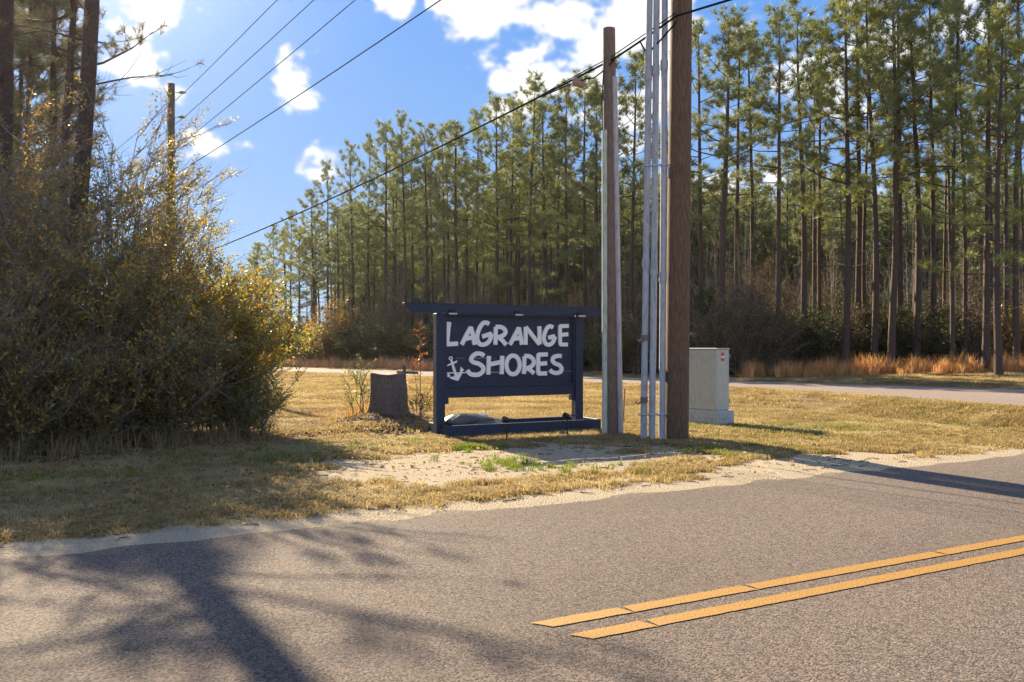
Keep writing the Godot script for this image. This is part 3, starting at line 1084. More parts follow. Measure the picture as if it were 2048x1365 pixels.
func blade_clump(count: int, tall: float, wid: float, spread: float, cols: Array, droop := 0.4) -> ArrayMesh:
	var h := Heap.new()
	for k in count:
		var a := rnd(0, TAU)
		var o := Vector3(cos(a), 0, sin(a)) * sqrt(rng.randf()) * spread
		var l := tall * rnd(0.5, 1.1)
		var d := Vector3(rnd(-1, 1), 0, rnd(-1, 1)) * droop
		var m := o + (Vector3.UP + d * 0.5) * l * 0.55
		var e := o + (Vector3.UP * (1.0 - droop * 0.4) + d * 1.3) * l
		var s := Vector3(-sin(a), 0, cos(a)) * wid * 0.5
		h.v.append_array([o - s, o + s, m - s * 0.8, m - s * 0.8, o + s, m + s * 0.8, m - s * 0.8, m + s * 0.8, e])
		var c: Color = cols[rng.randi() % cols.size()]
		c = c * rnd(0.75, 1.2)
		c.a = 1.0
		for i in 9:
			h.c.append(c)
	return h.mesh()


func make_grass() -> void:
	var dry_cols := [Color(1.0, 0.93, 0.78), Color(1.0, 0.97, 0.9), Color(0.85, 0.72, 0.55), Color(0.8, 0.78, 0.6)]
	var clumps := []
	for k in 3:
		clumps.append(blade_clump(12, [0.06, 0.085, 0.05][k], 0.007, 0.06, dry_cols, 1.0))
	var tallc := blade_clump(26, 0.10, 0.010, 0.18, dry_cols, 0.8)
	for k in 3:
		var where := []
		var tints := []
		var want: int = [46000, 40000, 34000][k]
		var tries := 0
		while where.size() < want and tries < want * 5:
			tries += 1
			var d := 5.4 + 14.0 * pow(rng.randf(), 0.8)
			var x := rnd(-0.66, 0.66) * d
			var z := -d
			var off := road_t(x, z) - EDGE
			if off < 0.16 or off > 9.0:
				continue
			var sand := sandiness(x, z)
			if rng.randf() < sand * 1.02 - 0.01:
				continue
			if rng.randf() < mulchiness(x, z) * 0.88:
				continue
			if side_n(x, z) > side_near(x, z) - 0.1:
				continue
			var g := greenness(x, z)
			var t := Color(0.46, 0.345, 0.18).lerp(Color(0.24, 0.27, 0.055), clampf(g * rnd(0.3, 1.6) if rng.randf() < 0.35 + g * 0.6 else 0.0, 0.0, 1.0)) * rnd(0.55, 1.3)
			var wear := broad.get_noise_2d(x * 40.0, z * 40.0 + 13.0)
			if wear < -0.12 and rng.randf() < 0.75:
				continue
			t = t.lerp(Color(0.62, 0.50, 0.32) * rnd(0.7, 1.1), clampf(broad.get_noise_2d(x * 22.0 + 90.0, z * 22.0) * 2.2, 0.0, 0.8))
			t.a = 1.0
			var size := rnd(0.6, 1.15) * (1.0 + 0.6 * g)
			where.append(Transform3D(Basis(Vector3.UP, rnd(0, TAU)).scaled(Vector3(size, size * rnd(0.7, 1.2), size)), Vector3(x, height(x, z) - 0.004, z)))
			tints.append(t)
		tag(scatter("grass", clumps[k], mats.dry, where, tints), ["short dry grass on the roadside verge", "short tan turf among the bare sandy patches", "thin low grass blades round the sign"][k], "grass", "", "stuff")
	var where := []
	var tints := []
	var tries := 0
	while where.size() < 26000 and tries < 200000:
		tries += 1
		var d := 13.0 + 50.0 * pow(rng.randf(), 1.5)
		var x := rnd(-0.45, 0.66) * d
		var z := -d
		var off := road_t(x, z) - EDGE
		var n := side_n(x, z)
		var sn := side_near(x, z)
		if off < 5.0 or (n > sn - 0.12 and n < 29.5) or minf(n - 33.5, -z - 36.2) > 0.5:
			continue
		if rng.randf() < mulchiness(x, z) * 0.9:
			continue
		var g := greenness(x, z) * 0.6
		var t := Color(0.47, 0.345, 0.17).lerp(Color(0.28, 0.28, 0.07), clampf(g * rnd(0.0, 1.2), 0.0, 1.0)) * rnd(0.6, 1.25)
		t = t.lerp(Color(0.60, 0.48, 0.31), clampf(broad.get_noise_2d(x * 14.0 + 60.0, z * 14.0) * 2.0, 0.0, 0.75)).lerp(Color(0.27, 0.17, 0.085), clampf(broad.get_noise_2d(x * 11.0 - 60.0, z * 16.0) * 2.2, 0.0, 0.8))
		if broad.get_noise_2d(x * 30.0, z * 30.0 + 13.0) < -0.2 and rng.randf() < 0.7:
			continue
		t.a = 1.0
		var size := rnd(0.8, 1.3)
		where.append(Transform3D(Basis(Vector3.UP, rnd(0, TAU)).scaled(Vector3(size, size * rnd(0.6, 1.1), size)), Vector3(x, height(x, z) - 0.004, z)))
		tints.append(t)
	tag(scatter("grass", tallc, mats.dry, where, tints), "tan mown grass between the sign and the side road", "grass", "", "stuff")
	# green tufts here and there
	var green := blade_clump(22, 0.10, 0.007, 0.07, [Color(0.9, 1.0, 0.3), Color(0.7, 0.85, 0.25), Color(1.0, 0.95, 0.4)], 0.6)
	where = []
	tints = []
	for k in 1500:
		var c: Array = [[-1.6, -11.7, 0.45], [-3.2, -10.2, 0.9], [-2.4, -10.9, 0.6], [-0.6, -11.2, 0.4], [0.2, -9.6, 1.0], [4.8, -12.6, 1.8], [2.8, -10.9, 0.9], [-4.3, -8.7, 1.2], [3.2, -14.0, 0.5], [7.0, -14.5, 2.0]][rng.randi() % 10]
		var x: float = c[0] + rng.randfn() * c[2] * 0.6
		var z: float = c[1] + rng.randfn() * c[2] * 0.45
		if road_t(x, z) - EDGE < 0.3:
			continue
		if broad.get_noise_2d(x * 26.0, z * 26.0) < 0.02:
			continue
		where.append(Transform3D(Basis(Vector3.UP, rnd(0, TAU)).scaled(Vector3.ONE * rnd(0.5, 1.1)), Vector3(x, height(x, z) - 0.004, z)))
		tints.append(Color(0.2, 0.24, 0.04) * rnd(0.8, 1.2))
	tag(scatter("green_grass", green, mats.dry, where, tints), "fresh green grass tufts dotted over the dry verge", "grass", "", "stuff")
	# fallen leaves, twigs and straw
	var lf := Heap.new()
	leaf_into(lf, Vector3.ZERO, Vector3(0, 0.2, 1).normalized(), 0.042, 0.022, Color.WHITE)
	where = []
	tints = []
	for k in 11000:
		var d := 5.5 + 12.0 * pow(rng.randf(), 0.8)
		var x := rnd(-0.64, 0.62) * d
		if rng.randf() < 0.45:
			x = rng.randfn() * 1.6 - 3.2
			d = -x * 0.2 + 10.8 + rng.randfn() * 2.0
		var z := -d
		var off := road_t(x, z) - EDGE
		if off < 0.2 or side_n(x, z) > side_near(x, z) or rng.randf() < 0.7 * sandiness(x, z):
			continue
		var b := Basis.from_euler(Vector3(rnd(-0.5, 0.5), rnd(0, TAU), rnd(-0.6, 0.6))) * rnd(0.6, 1.5)
		where.append(Transform3D(b, Vector3(x, height(x, z) + 0.012 + 0.03 * rng.randf(), z)))
		var t: Color = [Color(0.24, 0.15, 0.08), Color(0.34, 0.25, 0.16), Color(0.15, 0.09, 0.05), Color(0.42, 0.33, 0.24), Color(0.26, 0.13, 0.06)][rng.randi() % 5]
		tints.append(t)
	tag(scatter("leaf_litter", lf.mesh(), mats.dry, where, tints), "fallen brown leaves scattered over the verge", "leaf litter", "", "stuff")
	# bits of bark and dead twigs on the sand
	var tw := MB.new()
	tw.tube(PackedVector3Array([Vector3(-0.05, 0, 0), Vector3(0.0, 0.004, 0.006), Vector3(0.06, 0, -0.004)]), PackedFloat32Array([0.004, 0.004, 0.002]), 4)
	where = []
	tints = []
	for k in 900:
		var x := rnd(-4.5, 5.5)
		var off := 0.15 + 4.5 * pow(rng.randf(), 1.2)
		var p := ROAD_S * (x + 3.2) + ROAD_T * (EDGE + off)
		where.append(Transform3D(Basis(Vector3.UP, rnd(0, TAU)) * rnd(0.3, 1.3), Vector3(p.x, height(p.x, p.z) + 0.006, p.z)))
		tints.append([Color(0.10, 0.07, 0.05), Color(0.2, 0.15, 0.1), Color(0.05, 0.04, 0.03)][rng.randi() % 3])
	var wm := paint(Color.WHITE, 0.9)
	wm.vertex_color_use_as_albedo = true
	tag(scatter("twig_litter", tw.mesh(), wm, where, tints), "small dead twigs strewn on the sandy ground", "twigs", "", "stuff")
	# pale dry weeds along the thicket's foot and round the stump
	var weed := blade_clump(9, 0.42, 0.006, 0.08, [Color(1.0, 0.9, 0.72), Color(0.85, 0.72, 0.52)], 0.55)
	where = []
	tints = []
	for k in 260:
		var x := rnd(-6.4, -3.4)
		var z := -9.05 - (x + 6.4) * 1.05 + rng.randfn() * 0.35
		if k > 215:
			x = -2.7 + rng.randfn() * 0.35
			z = -14.6 + rng.randfn() * 0.5
		where.append(Transform3D(Basis(Vector3.UP, rnd(0, TAU)) * rnd(0.4, 1.2), Vector3(x, height(x, z), z)))
		tints.append((Color(0.50, 0.38, 0.22) if k < 216 else Color(0.55, 0.34, 0.14)) * rnd(0.7, 1.1))
	tag(scatter("dry_weeds", weed, mats.dry, where, tints), "pale dry weeds along the foot of the thicket and beside the stump", "weeds", "", "stuff")
	# tall orange grass along the edge of the wood
	for kind in 2:
		var sedge := blade_clump(16, [1.0, 0.8][kind], 0.016, 0.14, [Color(0.92, 0.46, 0.19), Color(0.98, 0.58, 0.27), Color(0.72, 0.33, 0.13), Color(1.0, 0.69, 0.39)] if kind == 0 else [Color(1.0, 0.68, 0.42), Color(1.0, 0.78, 0.52), Color(0.9, 0.52, 0.28)], 0.22)
		where = []
		tints = []
		for k in [1500, 3400][kind]:
			var x: float
			var z: float
			if kind == 0:
				x = rnd(9.2, 26.0)
				z = -35.6 + 0.06 * (x - 9.2) + rng.randfn() * 0.55
				if broad.get_noise_2d(x * 30.0, z * 30.0) < -0.05 + 0.25 * smoothstep(13.0, 9.5, x):
					continue
			else:
				var al := rnd(30.0, 75.0)
				var p := Vector3(-0.733, 0, -0.68) * al + SIDE_N * (30.7 + absf(rng.randfn()) * 0.8)
				x = p.x
				z = p.z
				if x > 9.0:
					continue
			var s := rnd(0.35, 1.0) * (1.0 + 0.6 * broad.get_noise_2d(x * 20.0 + 7.0, z * 20.0))
			where.append(Transform3D(Basis(Vector3.UP, rnd(0, TAU)).scaled(Vector3(1, s, 1)), Vector3(x, height(x, z) - 0.02, z)))
			tints.append((Color(0.80, 0.70, 0.58) if kind == 0 else Color(0.95, 0.85, 0.75)) * rnd(0.7, 1.25))
		tag(scatter("tall_grass", sedge, mats.dry, where, tints), ["tall orange grass standing at the edge of the wood on the right", "shorter rusty grass along the side road on the left"][kind], "tall grass", "", "stuff")


func make_bushes() -> void:
	var yellow := [Color(0.62, 0.40, 0.045), Color(0.54, 0.40, 0.05), Color(0.42, 0.36, 0.06), Color(0.26, 0.26, 0.055), Color(0.64, 0.32, 0.04), Color(0.20, 0.20, 0.055)]
	var olive := [Color(0.24, 0.205, 0.075), Color(0.19, 0.175, 0.07), Color(0.34, 0.26, 0.08), Color(0.52, 0.34, 0.06), Color(0.56, 0.29, 0.06), Color(0.20, 0.19, 0.08), Color(0.56, 0.42, 0.07), Color(0.44, 0.40, 0.08)]
	var rust := [Color(0.44, 0.22, 0.07), Color(0.32, 0.20, 0.075), Color(0.52, 0.25, 0.07), Color(0.20, 0.165, 0.075), Color(0.24, 0.22, 0.085), Color(0.34, 0.27, 0.11), Color(0.46, 0.38, 0.09)]
	var deep := [Color(0.21, 0.19, 0.07), Color(0.27, 0.235, 0.085), Color(0.17, 0.16, 0.065), Color(0.36, 0.27, 0.08), Color(0.54, 0.35, 0.075), Color(0.44, 0.24, 0.07)]
	var fresh := [Color(0.20, 0.23, 0.05), Color(0.15, 0.18, 0.04), Color(0.30, 0.27, 0.05)]
	var ys := sprays_of(yellow, 6, 0.27, 12, 0.062, 0.026)
	var os := sprays_of(olive, 6, 0.27, 10, 0.062, 0.025)
	var rs := sprays_of(rust, 6, 0.26, 9, 0.062, 0.024)
	var ds := sprays_of(deep, 6, 0.27, 10, 0.065, 0.027)
	var fs := sprays_of(fresh, 5, 0.18, 10, 0.045, 0.018)
	# x, z, half-widths, height, stems, side twigs, sprays per twig, leaf set, push, label
	var list := [
		[-4.42, -12.9, 1.0, 0.9, 2.45, 30, 13, 5, ys, Vector3(0.15, 0, 0), "golden yellow sunlit bush, rightmost of the big thicket"],
		[-5.6, -12.9, 1.15, 1.0, 3.1, 30, 10, 4, ys, Vector3(0.6, 0, 0), "tall yellow leaved bush with bare arching twigs in front of the far pole"],
		[-6.2, -13.0, 1.4, 1.2, 5.0, 44, 11, 4, os, Vector3(0.7, 0, 0.0), "tall olive bush with thin twigs against the sky, right of the leaning pine"],
		[-7.3, -11.8, 1.5, 1.2, 4.7, 44, 11, 4, rs, Vector3(0.4, 0, 0), "rusty orange leaved bush at the foot of the leaning pine"],
		[-6.7, -10.9, 1.2, 0.9, 3.6, 32, 11, 4, rs, Vector3(0.1, 0, 0), "brownish bush at the left edge of the view"],
		[-5.5, -11.4, 1.2, 1.0, 3.1, 32, 11, 5, os, Vector3(0.2, 0, 0.1), "dull green bush in the middle of the thicket, olive and orange leaves"],
		[-4.7, -11.5, 0.95, 0.8, 1.6, 24, 9, 5, ds, Vector3(0.1, 0, 0.1), "low olive skirt bush below the golden one"],
		[-5.45, -10.6, 0.9, 0.6, 1.4, 22, 8, 5, ds, Vector3.ZERO, "low olive bush at the middle of the thicket's front"],
		[-6.2, -10.0, 1.0, 0.6, 1.6, 22, 9, 5, ds, Vector3.ZERO, "low olive bush at the thicket's front left"],
		[-3.85, -12.3, 0.6, 0.55, 0.9, 14, 7, 4, fs, Vector3(0.15, 0, 0), "small fresh green bush at the thicket's right foot"],
		[-7.2, -17.5, 1.7, 2.2, 3.1, 24, 10, 4, ys, Vector3(0.2, 0, 0), "yellow bush behind the thicket, hiding the side road"],
		[-10.2, -17.5, 1.8, 2.0, 4.8, 26, 10, 4, os, Vector3(0.2, 0, 0), "tall dull bush behind the leaning pine"],
		[-10.5, -25.0, 2.4, 2.6, 3.4, 22, 10, 4, os, Vector3.ZERO, "distant olive bush round the far pole's foot"],
		[-8.9, -11.6, 1.3, 1.3, 4.6, 34, 11, 4, rs, Vector3(0.3, 0, 0), "rusty bush mostly outside the left edge of the view"],
		[-8.6, -14.4, 1.5, 1.3, 5.6, 36, 11, 4, rs, Vector3(0.4, 0, 0), "tall rust leaved bush beside the far left pine trunk"]]
	for f in list:
		var made := shrub(f[2], f[3], f[4], f[5], f[6], f[7], f[8], 0.04, f[9], 0.013, true)
		var b := plant("bush", Vector3(f[0], height(f[0], f[1]), f[1]), made, mats.bush_twig, mats.leaf, f[10], "bush", "bushes of the thicket on the left", 0.0, ["stem", "leaves"])
		if f[8] == fs and f[4] < 1.0:
			# long bare shoots reaching out of the thicket to the right
			var lh := Heap.new()
			for shoot in [[Vector3(-0.3, 0.75, 0.1), Vector3(0.45, 0.95, 0.15), Vector3(1.05, 1.5, 0.1)], [Vector3(-0.2, 0.9, 0.0), Vector3(0.25, 1.35, 0.1), Vector3(0.62, 1.95, 0.0)], [Vector3(0.1, 0.1, 0.2), Vector3(0.5, 0.55, 0.2), Vector3(0.9, 1.0, 0.1)], [Vector3(0.2, 0.0, 0.3), Vector3(0.45, 0.3, 0.3), Vector3(0.6, 0.75, 0.3)]]:
				var w := MB.new()
				var pts := PackedVector3Array()
				for i in 7:
					pts.append(bez(shoot[0], shoot[1], shoot[2], i / 6.0))
				w.tube(pts, PackedFloat32Array([0.010, 0.009, 0.008, 0.007, 0.006, 0.004, 0.003]), 4, false)
				part("shoot", w.mesh(), mats.bush_twig, b)
				for i in 5:
					var at := bez(shoot[0], shoot[1], shoot[2], rnd(0.55, 1.0))
					lh.add(Transform3D(along(shoot[2] - shoot[1] + Vector3(rnd(-0.4, 0.4), rnd(0, 0.5), rnd(-0.4, 0.4))) * 0.8, at), ys[rng.randi() % ys.size()])
			part("shoot_leaves", lh.mesh(), mats.leaf, b)
	# saplings round the stump
	var red := sprays_of([Color(0.42, 0.10, 0.045), Color(0.48, 0.16, 0.05), Color(0.30, 0.09, 0.04), Color(0.40, 0.24, 0.06)], 4, 0.16, 10, 0.05, 0.018)
	var t := thing("red_sapling", Vector3(-1.62, height(-1.62, -14.6), -14.6))
	var wood := MB.new()
	var lv := Heap.new()
	for k in 3:
		var a := k * 2.1
		var top := Vector3([0.03, 0.42, -0.1][k], [1.62, 1.0, 0.95][k], [0.0, 0.1, -0.1][k])
		wood.tube(PackedVector3Array([Vector3(cos(a) * 0.04, -0.05, sin(a) * 0.04), top * 0.5 + Vector3(0.03, 0, 0), top]), PackedFloat32Array([0.009, 0.006, 0.003]), 4)
		for j in [17, 5, 9][k]:
			var p := bez(Vector3(cos(a) * 0.04, 0, sin(a) * 0.04), top * 0.5 + Vector3(0.03, 0, 0), top, lerpf(0.42 if k == 0 else 0.6, 1.0, j / [17.0, 5.0, 9.0][k]))
			var d := Vector3(rnd(-1, 1), rnd(0.1, 0.9), rnd(-1, 1))
			lv.add(Transform3D(along(d) * rnd(0.5, 1.0), p), red[rng.randi() % 4])
	part("stem", wood.mesh(), mats.twig, t)
	part("leaves", lv.mesh(), mats.leaf, t)
	tag(t, "thin sapling with red autumn leaves behind the stump, left of the sign", "sapling")
	plant("green_sapling", Vector3(-2.62, height(-2.62, -14.5), -14.5), shrub(0.26, 0.22, 0.88, 7, 4, 2, fs, 0.35, Vector3.ZERO, 0.008), mats.twig, mats.leaf, "leafy green seedling bush at the stump's left side", "sapling", "", 0.0, ["stem", "leaves"])
	plant("yellow_sapling", Vector3(-1.5, height(-1.5, -13.9), -13.9), shrub(0.18, 0.16, 0.55, 6, 4, 2, sprays_of([Color(0.34, 0.29, 0.05), Color(0.2, 0.2, 0.05), Color(0.40, 0.22, 0.05)], 3, 0.13, 9, 0.045, 0.017), 0.3, Vector3.ZERO, 0.007), mats.twig, mats.leaf, "yellow green seedling between the stump and the sign", "sapling", "", 0.0, ["stem", "leaves"])


func make_left_pines() -> void:
	var cols := [Color(0.20, 0.195, 0.08), Color(0.24, 0.22, 0.09), Color(0.15, 0.16, 0.07), Color(0.28, 0.22, 0.11)]
	var tufts := []
	for k in 6:
		tufts.append(needle_tuft(0.22, 0.009, 34, 0.12, cols))
	# x, z, height, radius, crown from, spread, limbs, twigs, lean, label
	var list := [
		[-6.85, -12.9, 15.5, 0.142, 0.55, 1.8, 20, 7, Vector2(1.0, 0.1), "leaning brown pine trunk rising out of the thicket, nearest of the left pines"],
		[-8.55, -14.2, 16.0, 0.165, 0.62, 2.0, 18, 8, Vector2(0.25, 0.0), "thick grey pine trunk at the far left edge of the view"],
		[-13.2, -24.0, 12.6, 0.16, 0.32, 2.0, 46, 11, Vector2(0.3, 0.0), "straight pine trunk between the far left trunk and the leaning pine"],
		[-15.0, -26.0, 13.0, 0.13, 0.32, 2.2, 46, 11, Vector2(0.2, 0.0), "slim pine behind the far left trunks, hazy in the light"],
		[-16.0, -27.5, 13.5, 0.15, 0.30, 2.8, 58, 11, Vector2(0.1, 0.0), "slim pine showing beside the far left trunk"],
		[-14.6, -22.5, 11.8, 0.14, 0.30, 2.6, 54, 11, Vector2(0.2, 0.0), "pine half hidden between the two left trunks"],
		[-18.0, -30.2, 16.0, 0.17, 0.50, 2.8, 50, 11, Vector2(0.1, 0.0), "farthest and tallest of the pines in the left wood"],
		[-9.4, -17.6, 13.0, 0.11, 0.52, 2.9, 24, 8, Vector2(0.5, 0.0), "pine behind the leaning trunk, its thin boughs reaching right towards the far pole"],
		[-11.4, -14.6, 14.0, 0.15, 0.62, 2.2, 24, 8, Vector2(0.1, 0.0), "pine just outside the left edge, its boughs reaching into the view"],
		[-14.5, -19.0, 13.5, 0.15, 0.50, 2.4, 36, 9, Vector2(0.1, 0.0), "pine farther outside the left edge"]]
	for f in list:
		var made := pine(f[2], f[3], f[4], f[5], f[6], f[7], tufts, f[8], true, 1.5 if f[1] < -21.0 else 1.0, 12)
		plant("roadside_pine", Vector3(f[0], height(f[0], f[1]), f[1]), made, mats.bark, mats.needle, f[9], "pine tree", "pines on the left behind the thicket")


# ------------------------------------------------------------------ built things
func slab(called: String, size: Vector3, at: Vector3, mat: Material, parent: Node, bevel := 0.004, turn := Basis.IDENTITY) -> MeshInstance3D:
	var mb := MB.new()
	mb.box(size, Transform3D(turn, at), bevel)
	return part(called, mb.mesh(), mat, parent)


func rod(called: String, pts: Array, rad: Array, sides: int, mat: Material, parent: Node) -> MeshInstance3D:
	var mb := MB.new()
	mb.tube(PackedVector3Array(pts), PackedFloat32Array(rad), sides)
	return part(called, mb.mesh(), mat, parent)


func make_sign() -> void:
	var t := thing("entrance_sign", Vector3(-1.12, 0, -12.6), SIGN_TURN)
	tag(t, "navy wooden entrance sign with white raised letters and an anchor", "sign")
	# local x runs along the sign, z towards the road; the posts' front face is z = 0
	for x in [0.0, 2.40]:
		slab("post", Vector3(0.14, 1.86, 0.14), Vector3(x + 0.07, 0.91, -0.07), mats.navy, t, 0.006)
	var beam := MB.new()
	beam.prism(PackedVector2Array([V(-0.52, 1.972), V(-0.39, 1.842), V(2.93, 1.842), V(3.06, 1.972)]), -0.002, 0.042)
	part("header_beam", beam.mesh(), mats.navy, t)
	slab("cap_board", Vector3(3.585, 0.014, 0.075), Vector3(1.27, 1.980, 0.010), mats.navy, t)
	# planks: five across with thin gaps
	var low := 0.735
	for k in 5:
		var h: float = [0.210, 0.209, 0.213, 0.212, 0.232][k]
		var y0 := low + k * 0.2195
		slab("plank", Vector3(2.255, h, 0.03), Vector3(1.27, y0 + h / 2.0, -0.075 + 0.0015 * (k % 2)), mats.navy, t, 0.003)
	slab("bottom_rail", Vector3(2.258, 0.155, 0.05), Vector3(1.27, 0.654, -0.055), mats.navy, t, 0.004)
	slab("trim", Vector3(2.258, 0.03, 0.035), Vector3(1.27, 0.748, -0.038), mats.navy, t, 0.003)
	slab("trim", Vector3(2.258, 0.035, 0.035), Vector3(1.27, 1.822, -0.038), mats.navy, t, 0.003)
	slab("trim", Vector3(0.03, 1.035, 0.034), Vector3(2.383, 1.284, -0.0375), mats.navy, t, 0.003)
	slab("trim", Vector3(0.03, 1.035, 0.034), Vector3(0.157, 1.284, -0.0375), mats.navy, t, 0.003)
	for x in [0.175, 2.365]:
		slab("support_block", Vector3(0.065, 0.09, 0.09), Vector3(x, 0.531, -0.07), mats.navy, t, 0.004)
	var glyphs := [
		[[V(0.218,1.714),V(0.199,1.556),V(0.182,1.381),V(0.273,1.383),V(0.361,1.390)]],
		[[V(0.423,1.373),V(0.494,1.507),V(0.572,1.639),V(0.613,1.507),V(0.638,1.372)], [V(0.480,1.463),V(0.597,1.483)]],
		[[V(0.879,1.688),V(0.834,1.713),V(0.777,1.701),V(0.714,1.617),V(0.680,1.513),V(0.688,1.427),V(0.739,1.378),V(0.815,1.381),V(0.885,1.434),V(0.926,1.547)], [V(0.921,1.545),V(0.764,1.497)]],
		[[V(0.994,1.649),V(0.987,1.372)], [V(0.994,1.649),V(1.078,1.648),V(1.143,1.612),V(1.158,1.563),V(1.123,1.522),V(1.007,1.478)], [V(1.036,1.490),V(1.104,1.440),V(1.171,1.373)]],
		[[V(1.236,1.373),V(1.306,1.494),V(1.392,1.639),V(1.421,1.506),V(1.445,1.373)], [V(1.297,1.464),V(1.418,1.482)]],
		[[V(1.511,1.373),V(1.511,1.654)], [V(1.514,1.651),V(1.631,1.519),V(1.758,1.379)], [V(1.758,1.379),V(1.755,1.666)]],
		[[V(2.003,1.647),V(1.950,1.669),V(1.896,1.640),V(1.848,1.550),V(1.837,1.460),V(1.868,1.395),V(1.930,1.374),V(1.998,1.413),V(2.040,1.507)], [V(2.037,1.511),V(1.916,1.484)]],
		[[V(2.290,1.677),V(2.133,1.672),V(2.130,1.534),V(2.137,1.379),V(2.273,1.377)], [V(2.139,1.531),V(2.280,1.543)]],
		[[V(0.796,1.203),V(0.745,1.233),V(0.670,1.238),V(0.601,1.194),V(0.575,1.144),V(0.619,1.106),V(0.707,1.082),V(0.777,1.030),V(0.773,0.966),V(0.707,0.920),V(0.619,0.915),V(0.551,0.941),V(0.517,0.989)]],
		[[V(0.876,1.202),V(0.867,0.916)], [V(1.104,1.203),V(1.093,0.918)], [V(0.879,1.070),V(1.097,1.108)]],
		[[V(1.290,1.205),V(1.326,1.198),V(1.358,1.177),V(1.384,1.144),V(1.400,1.103),V(1.406,1.058),V(1.400,1.013),V(1.384,0.973),V(1.358,0.941),V(1.326,0.920),V(1.290,0.914)], [V(1.290,1.205),V(1.254,1.198),V(1.222,1.177),V(1.197,1.146),V(1.181,1.105),V(1.175,1.060),V(1.181,1.016),V(1.197,0.975),V(1.222,0.943),V(1.254,0.922),V(1.290,0.914)]],
		[[V(1.491,1.194),V(1.482,0.916)], [V(1.491,1.197),V(1.571,1.194),V(1.638,1.151),V(1.656,1.091),V(1.618,1.038),V(1.504,0.993)], [V(1.538,1.012),V(1.598,0.973),V(1.658,0.922)]],
		[[V(1.905,1.221),V(1.739,1.217),V(1.732,1.073),V(1.736,0.920),V(1.891,0.919)], [V(1.742,1.070),V(1.891,1.082)]],
		[[V(2.158,1.192),V(2.088,1.196),V(2.012,1.170),V(1.990,1.113),V(2.040,1.076),V(2.123,1.045),V(2.164,0.990),V(2.137,0.940),V(2.054,0.922),V(1.978,0.945),V(1.950,0.975)]]]
	for g in glyphs.size():
		var mb := MB.new()
		var k := 0
		for stroke in glyphs[g]:
			# round the corners of the stroke, then give it width
			var c := Curve2D.new()
			var pts := PackedVector2Array(stroke)
			var smooth := PackedVector2Array()
			for i in pts.size():
				var p0 := pts[maxi(i - 1, 0)]
				var p1 := pts[i]
				var p2 := pts[mini(i + 1, pts.size() - 1)]
				if i == 0 or i == pts.size() - 1 or absf((p1 - p0).angle_to(p2 - p1)) > 1.1:
					c.add_point(p1)
				else:
					var tan := (p2 - p0).normalized()
					c.add_point(p1, -tan * p0.distance_to(p1) * 0.3, tan * p1.distance_to(p2) * 0.3)
			smooth = c.tessellate(4, 3.0)
			for poly in Geometry2D.offset_polyline(smooth, 0.033 if g != 7 else 0.0315, Geometry2D.JOIN_ROUND, Geometry2D.END_ROUND):
				if not Geometry2D.is_polygon_clockwise(poly):
					mb.prism(poly, -0.062, -0.0335 + 0.0012 * k)
			k += 1
		part("letter", mb.mesh(), mats.letter, t)
	var an := MB.new()
	var ring := PackedVector2Array()
	for i in 15:
		var a := PI * i / 14.0
		ring.append(V(0.246 + 0.030 * cos(a), 1.168 + 0.030 * sin(a)))
	for i in 15:
		var a := PI * (14 - i) / 14.0
		ring.append(V(0.246 + 0.016 * cos(a), 1.168 + 0.016 * sin(a)))
	an.prism(ring, -0.062, -0.036)
	ring = PackedVector2Array()
	for i in 15:
		var a := PI + PI * i / 14.0
		ring.append(V(0.246 + 0.030 * cos(a), 1.168 + 0.030 * sin(a)))
	for i in 15:
		var a := PI + PI * (14 - i) / 14.0
		ring.append(V(0.246 + 0.016 * cos(a), 1.168 + 0.016 * sin(a)))
	an.prism(ring, -0.062, -0.036)
	an.prism(PackedVector2Array([V(0.187,1.072),V(0.194,1.050),V(0.340,1.103),V(0.353,1.137)]), -0.062, -0.0348)
	an.prism(PackedVector2Array([V(0.238,1.142),V(0.268,1.142),V(0.346,0.925),V(0.305,0.912)]), -0.062, -0.0336)
	an.prism(PackedVector2Array([V(0.199,0.914),V(0.214,0.900),V(0.248,0.889),V(0.297,0.896),V(0.324,0.919),V(0.365,0.932),V(0.414,0.975),V(0.432,0.968),V(0.423,0.931),V(0.398,0.886),V(0.365,0.828),V(0.309,0.842),V(0.248,0.862),V(0.210,0.889)]), -0.062, -0.0324)
	an.prism(PackedVector2Array([V(0.191,0.959),V(0.240,0.904),V(0.205,0.900),V(0.187,0.884)]), -0.062, -0.0312)
	an.prism(PackedVector2Array([V(0.410,1.040),V(0.460,0.985),V(0.436,0.982),V(0.432,0.955),V(0.412,0.966),V(0.395,0.979)]), -0.062, -0.0312)
	part("anchor", an.mesh(), mats.letter, t)
	for x in [0.22, 1.32, 2.45]:
		var b := MB.new()
		b.box(Vector3(0.115, 0.035, 0.10), Transform3D(Basis(Vector3.RIGHT, 0.35), Vector3(x, 1.862, 0.085)), 0.012)
		var f := part("sign_lamp", b.mesh(), mats.black, t)
		slab("lens", Vector3(0.125, 0.026, 0.05), Vector3(x, 1.834, 0.110), mats.lens, f, 0.008)
	# planter box round the foot
	var p := thing("planter_box", Vector3(-0.956, 0, -12.4), SIGN_TURN)
	tag(p, "low navy timber planter box round the sign's foot", "planter")
	slab("front_board", Vector3(2.66, 0.215, 0.045), Vector3(1.33, 0.078, -0.0225), mats.navy, p, 0.005)
	slab("back_board", Vector3(2.66, 0.215, 0.045), Vector3(1.33, 0.078, -0.70), mats.navy, p, 0.005)
	for x in [0.0225, 2.6375]:
		slab("end_board", Vector3(0.045, 0.215, 0.63), Vector3(x, 0.079, -0.361), mats.navy, p, 0.005)
	var soil := MB.new()
